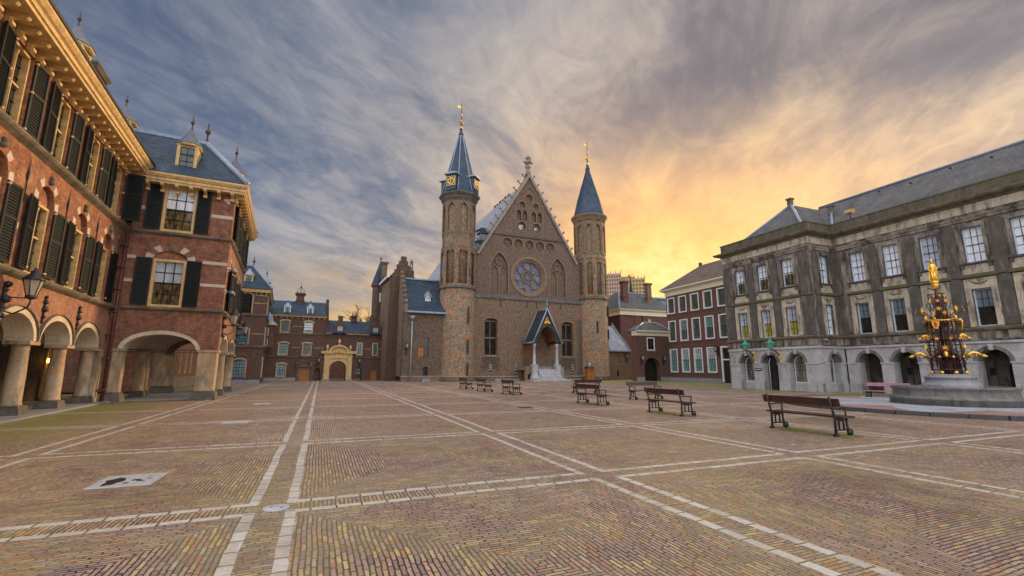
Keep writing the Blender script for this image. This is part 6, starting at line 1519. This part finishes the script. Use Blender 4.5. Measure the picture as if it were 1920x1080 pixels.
for k in range(8):
    a_ = 2 * PI * k / 8 - PI / 2
    c_, s_ = math.cos(a_), math.sin(a_)
    sc = MB()
    # open scrollwork panels between the columns
    for z in (1.7, 2.3, 2.6, 3.1, 3.4):
        for sg in (-1, 1):
            pts = [(.55 * c_ - sg * .02 * s_, .55 * s_ + sg * .02 * c_, z), (.60 * c_ - sg * .16 * s_, .60 * s_ + sg * .16 * c_, z + .06), (.58 * c_ - sg * .14 * s_, .58 * s_ + sg * .14 * c_, z + .18), (.56 * c_ - sg * .05 * s_, .56 * s_ + sg * .05 * c_, z + .15)]
            sc.tube(pts, .012, 5)
    # branches
    for z0, z1, ro_ in ((1.75, 2.45, .88), (2.2, 2.02, .95), (2.9, 2.86, .85), (3.78, 4.2, .78), (3.8, 4.0, .5), (4.1, 4.55, .42), (4.4, 4.85, .30)):
        sc.tube(tendril((.4 * c_ if z0 < 3.7 else .1 * c_, .4 * s_ if z0 < 3.7 else .1 * s_, z0), (ro_ * c_, ro_ * s_, z1), (c_ * .12, s_ * .12, -.16)), .014, 5)
    for i in range(4):
        z = 3.95 + .28 * i; w_ = .32 - .06 * i; aa = a_ + .35
        sc.tube(tendril((.08 * math.cos(aa), .08 * math.sin(aa), z), (w_ * math.cos(aa + .4), w_ * math.sin(aa + .4), z + .12), (0, 0, .12)), .012, 5)
    sc.tube([(.5 * c_, .5 * s_, 1.6), (.52 * c_, .52 * s_, 2.6), (.5 * c_, .5 * s_, 3.6)], .02, 5).tube([(.5 * c_, .5 * s_, 3.6), (.09 * c_, .09 * s_, 4.0), (.08 * c_, .08 * s_, 4.9)], .02, 5)
    sc.build('iron_scrollwork', 'maroon', fo)
    d = (c_, s_, .25)
    flower(fo, (.68 * c_, .68 * s_, 2.45) if k % 2 == 0 else (.88 * c_, .88 * s_, 2.5), .17 if k % 2 == 0 else .13, d)
    flower(fo, (.78 * c_, .78 * s_, 4.2), .14, d); flower(fo, (.45 * math.cos(a_ + .4), .45 * math.sin(a_ + .4), 4.05), .12, d); flower(fo, (.36 * c_, .36 * s_, 4.6), .12, d)
    flower(fo, (.26 * math.cos(a_ + .4), .26 * math.sin(a_ + .4), 4.85), .09, d); flower(fo, (.64 * math.cos(a_ + .39), .64 * math.sin(a_ + .39), 2.88), .09, d)
    if k % 2: MB().lathe([(.04, 3.70), (.075, 3.76), (.05, 3.84), (.07, 3.88), (.0, 3.90)], (.70 * c_, .70 * s_), 8).build('gilt_finial', 'gold', fo)
for a_, z, l_ in ((-PI, 2.10, 1.22), (0, 2.10, 1.22), (-PI / 2, 2.12, 1.0), (PI / 2, 2.10, 1.22), (-PI * .9, 2.9, .85), (.1, 2.9, .85)):
    c_, s_ = math.cos(a_), math.sin(a_); k_ = l_ / 1.22
    P_ = lambda r_, z_: (r_ * c_, r_ * s_, z + z_)
    b = MB().tube([P_(.58, -.02), P_(.72 * k_, .06), P_(.86 * k_, .15), P_(1.0 * k_, .12), P_(1.12 * k_, .03)], [.04, .09, .075, .06, .045], 8).ball(P_(1.18 * k_, .0), .075 * k_, 8).tube([P_(1.2 * k_, 0), P_(1.3 * k_, -.03)], [.05, .03], 6)
    b.tube([P_(.8 * k_, .08), P_(.76 * k_, -.08)], .03, 5).tube([P_(.98 * k_, .1), P_(.95 * k_, -.05)], .03, 5).tube([P_(.62, .02), P_(.5, .12), P_(.48, .3)], [.04, .03, .015], 5)
    b.build('gilt_dragon', 'gold', fo)
for k in (0, 3, 5):
    mt = Matrix.Rotation(2 * PI * k / 8 - .25, 4, 'Z') @ Matrix.Translation((0, -.74, 3.50)) @ Matrix.Scale(.74, 4)
    sh_ = MB(mt).slab([(-.17, .20), (.17, .20), (.17, 0), (.10, -.18), (0, -.28), (-.10, -.18), (-.17, 0)], [], -.03, .02).build('shield', 'goldpaint', fo)
    MB(mt).slab([(-.08, .1), (-.02, .16), (.05, .1), (.03, .02), (.1, .06), (.06, -.04), (.04, -.1), (.08, -.16), (.0, -.14), (-.02, -.2), (-.05, -.1), (-.09, -.06), (-.04, .0)], [], -.045, -.031).build('shield_lion', 'red', sh_)
    MB(mt).box(-.18, .18, -.04, .06, .2, .32).ball((0, -.03, .36), .07, 8).build('shield_crown', 'gold', sh_)
MB().lathe([(.07, 5.2), (.08, 5.26), (.14, 5.33), (.12, 5.38), (.15, 5.46), (.16, 5.5), (.16, 5.56), (0, 5.56)], (0, 0), 16).build('capital', 'gold', fo)
ks = MB(Matrix.Translation((0, 0, 5.56)) @ Matrix.Diagonal((.78, .78, 1.08, 1)))
ks.lathe([(.15, 0), (.16, .1), (.145, .35), (.13, .55), (.155, .68), (.12, .74), (.05, .77), (.045, .80)], (0, .015), 14, squash=.8)
ks.lathe([(0, .79), (.055, .82), (.065, .88), (.055, .94), (0, .97)], (0, -.01), 12)
ks.tube([(-.14, 0, .68), (-.18, -.06, .5), (-.07, -.14, .44)], [.045, .042, .03], 7); ks.tube([(.14, 0, .68), (.19, -.05, .52), (.17, -.16, .52)], [.045, .042, .03], 7)
ks.tube([(.17, -.17, .02), (.17, -.17, .62)], .014, 5).box(.11, .23, -.18, -.16, .50, .525)
ks.tube([(-.05, -.10, .45), (-.05, -.13, .2), (-.05, -.11, .0)], [.06, .05, .04], 7).tube([(.05, -.09, .45), (.06, -.12, .2), (.06, -.10, .0)], [.06, .05, .04], 7)
ks.add([(.16, .06, .66), (-.16, .06, .66), (-.2, .12, .02), (.2, .12, .02), (0, .2, .02), (0, .14, .66)], [(0, 5, 4, 3), (5, 1, 2, 4), (0, 1, 5), (2, 3, 4), (0, 3, 2, 1)])
for k in range(6): ks.box(-.012, .012, -.066, -.054, .92, 1.01, mtx=Matrix.Rotation(k * PI / 3, 4, 'Z'))
ks.build('king_statue', 'gold', fo)

# ------------------------------------------------------------------ benches
def bench(name, label, loc, rz, wood='bench_wood', group='park benches in the courtyard'):
    """long axis = local x, the sitter faces -y"""
    t = thing(name, label, 'bench', loc, rz, group)
    e = MB()
    e.tube([(0, .24, .0), (0, .22, .42), (0, .27, .62), (0, .36, .95)], [.03, .032, .028, .028], 6).box(-.035, .035, .18, .31, 0, .06)
    e.tube([(0, -.20, .42), (0, -.22, .2), (0, -.30, .05)], .027, 6).lathe([(.085, -.03), (.085, .03)], (0, 0), 12, mtx=Matrix.Translation((0, -.30, .085)) @ Matrix.Rotation(PI / 2, 4, 'Y'))
    e.tube([(0, .22, .41), (0, -.24, .41)], .028, 6).tube([(0, .22, .15), (0, -.22, .15)], .02, 6)
    for y in (.09, -.08): e.tube([(0, y, .15), (0, y, .36), (0, y + (.03 if y > 0 else -.03), .40)], .022, 6)
    e.tube([(0, .09, .34), (0, .0, .39), (0, -.08, .34)], .018, 6)
    e.tube([(0, .27, .66), (0, .0, .68), (0, -.24, .66)], .024, 6).tube([(0, -.24, .66), (0, -.20, .55), (0, -.21, .42)], .022, 6)
    em_ = e.mesh('end_frame'); em_.materials.append(M['bench_iron'])
    for x in (-.86, .86): link('end_frame', em_, t, (x, 0, 0))
    tilt = Matrix.Translation((0, .30, .80)) @ Matrix.Rotation(-.26, 4, 'X')
    MB().box(-1.04, 1.04, -.055, -.022, -.09, .10, mtx=tilt).build('backrest', wood, t)
    for y0, y1, z in ((-.27, -.11, .44), (-.09, .07, .44), (.09, .21, .445)): MB().box(-1.04, 1.04, y0, y1, z, z + .04).build('seat_plank', wood, t)
    return t
def along(x, y, a): return (x, y, 0), a
# row along the courtyard axis, backs towards the viewer's left; front faces +EX
RB = rad(22.5) + PI / 2     # local -y -> +EX
rowb = [((-3.72, 37.75), 'dark brown bench nearest the clock tower, furthest of the row seen end-on'), ((-2.0, 33.75), 'dark brown bench between the furthest one and the third, seen almost end-on'),
        ((-.03, 29.95), 'dark brown bench seen nearly end-on, third from the clock tower'), ((3.75, 21.9), 'dark brown bench seen from behind in front of another facing away'),
        ((5.8, 17.2), 'dark brown bench, second nearest to the viewer, seen from behind'), ((7.8, 12.42), 'large dark brown bench nearest to the viewer, seen from behind')]
for (x, y), lab in rowb: bench('park_bench', lab, (x, y, 0), RB)
bench('park_bench', 'dark brown bench turned towards the hall porch, behind a bench seen from behind', (5.0, 31.2, 0), rad(22.5) + PI)
bench('park_bench', 'purplish brown bench facing the viewer beyond the second nearest bench', (7.35, 25.6, 0), rad(22.5))
bench('park_bench', 'bench coloured by pink reflected light beside the fountain basin, partly hidden by it', (20.35, 25.35, 0), rad(22.5) - PI / 2, 'sheen_wood')

# moss growing under the benches
mo = MB(); rm = random.Random(5)
for (x, y), lab in rowb + [((5.0, 31.2), ''), ((7.35, 25.6), ''), ((20.2, 25.35), '')]:
    for i in range(44):
        u = rm.uniform(-1.1, 1.1); v = rm.gauss(.05, .17)
        if (x, y) in ((5.0, 31.2), (7.35, 25.6)): cx_, cy_ = x + EX.x * u - EY.x * v, y + EX.y * u - EY.y * v
        else: cx_, cy_ = x + EY.x * u + EX.x * v, y + EY.y * u + EX.y * v
        r_ = rm.uniform(.06, .17); n = 8
        pts = [(cx_ + r_ * rm.uniform(.6, 1.2) * math.cos(2 * PI * k / n), cy_ + r_ * rm.uniform(.6, 1.2) * math.sin(2 * PI * k / n), .004 + i * .0002) for k in range(n)]
        mo.poly(pts)
tag(mo.build('moss', 'mossm'), kind='stuff')

# slabs and covers set in the paving
for x, y, w, d_, lab, nm, mt in ((-2.44, 8.53, .74, .80, 'large white stone slab with dark damp stains set in the paving', 'inset_slab', 'slab'), (-2.26, 16.33, .70, .74, 'middle white stone slab set flush in the paving', 'inset_slab', 'slab'),
                              (-2.37, 24.1, .66, .70, 'farthest white stone slab set flush in the paving', 'inset_slab', 'slab'), (8.15, 18.13, .6, .5, 'dark square iron drain grate in the paving', 'drain_grate', 'iron')):
    if mt == 'slab' and 'slab' not in M: M['slab'] = stone_mat('slab', (.42, .41, .42), (.36, .355, .36), 1.1)
    p = EX * x + EY * y
    o = MB().frustum((-w / 2, w / 2, -d_ / 2, d_ / 2), .001, (-w / 2 + .01, w / 2 - .01, -d_ / 2 + .01, d_ / 2 - .01), .012).build(nm, mt, None, (p.x, p.y, 0), CY)
    tag(o, lab, 'slab' if mt == 'slab' else 'grate')
    if 'stains' in lab:
        def blob(cx_, cy_, rx_, ry_, ph, n=26):
            return [(cx_ + rx_ * (1 + .22 * math.sin(3 * a_ + ph) + .10 * math.sin(7 * a_ + 2 * ph)) * math.cos(a_), cy_ + ry_ * (1 + .2 * math.sin(2 * a_ + ph) + .08 * math.sin(5 * a_)) * math.sin(a_), .0135) for a_ in [2 * PI * k / n for k in range(n)]]
        for bl_ in ((-.16, -.06, .10, .27, .6), (.10, -.03, .06, .06, 2.), (.17, -.12, .05, .04, 1.), (.24, .02, .035, .03, .3), (.02, -.2, .04, .035, 3.), (.2, .2, .02, .02, 0.)):
            MB().poly(blob(*bl_)).build('damp_stain', 'stain', o)
p = EX * -.36 + EY * 6.27
o = MB().lathe([(0, .012), (.14, .012), (.15, .001)], (0, 0), 24).build('valve_cover', 'lime', None, (p.x, p.y, 0)); tag(o, 'small round pale cover set between two white stone bands', 'cover')
for a_ in (-.06, .06): MB().lathe([(0, .0135), (.016, .0135)], (a_, 0), 8).build('lifting_hole', 'iron', o)

# ------------------------------------------------------------------ far towers and the bare tree
def skytower(label, loc, rz, w, d_, h, wall, glass, nx, nz, steps=()):
    t = thing('office_tower', label, 'tower', loc, rz)
    cw, ch = w / nx, h / nz
    mb = MB()
    for i in range(nx + 1): mb.box(-w / 2 + cw * i - cw * .2, -w / 2 + cw * i + cw * .2, -.5, .0, 0, h + (1.5 if i % 2 else 2.5))
    for k in range(nz + 1): mb.box(-w / 2, w / 2, -.35, -.004, ch * k - ch * .2, ch * k + ch * .2)
    for k in range(nz + 1): mb.box(-w / 2 - .35, -w / 2 + .004, 0, d_, ch * k - ch * .2, ch * k + ch * .2); mb.box(w / 2 - .004, w / 2 + .35, 0, d_, ch * k - ch * .2, ch * k + ch * .2)
    mb.build('facade_grid', wall, t)
    MB().box(-w / 2 + .01, w / 2 - .01, .01, d_, 0, h).build('glazing', glass, t)
    for x0, x1, hh in steps:
        MB().box(x0, x1, 2, d_ - 2, h, h + hh).build('roof_storey', wall, t)
    return t
skytower('distant pinkish office tower with a fine window grid, beside the plain stair tower', (72, 350, 0), rad(-14), 26, 22, 74.5, 'tower_a', 'gwarm', 14, 24)
skytower('distant ochre glazed office tower with a stepped top against the sunrise', (94, 350, 0), rad(-16), 19, 24, 71, 'tower_b', 'gwarm', 8, 24, steps=((-9, 2, 3.0), (-3, 1, 4.5)))
bt = thing('bare_tree', 'bare leafless tree rising behind the gate range roofs', 'tree', (-27.5, 84, 0))
MB().tube([(0, 0, 0), (.2, 0, 3), (.1, .1, 6), (.0, 0, 8)], [.5, .4, .32, .26], 8).build('trunk', 'bark', bt)
br_ = MB(); rt = random.Random(11)
def grow(p, d, l, r_, n):
    q = p + d * l
    mid = p + d * l * .5 + Vector((rt.uniform(-.1, .1), rt.uniform(-.1, .1), rt.uniform(-.05, .1))) * l
    br_.tube([p, mid, q], [r_, r_ * .8, r_ * .6], 5 if n > 1 else 4)
    if n == 0: return
    for i in range(3 if n > 1 else 4):
        nd = (d + Vector((rt.uniform(-.8, .8), rt.uniform(-.8, .8), rt.uniform(-.25, .55)))).normalized()
        grow(p + d * l * rt.uniform(.55, 1.), nd, l * rt.uniform(.55, .8), r_ * .55, n - 1)
for i in range(5):
    a_ = 2 * PI * i / 5 + .3
    grow(Vector((0, 0, 7 + .25 * i)), Vector((math.cos(a_) * .7, math.sin(a_) * .7, .8)).normalized(), 2.4, .16, 4)
br_.build('crown', 'bark', bt)
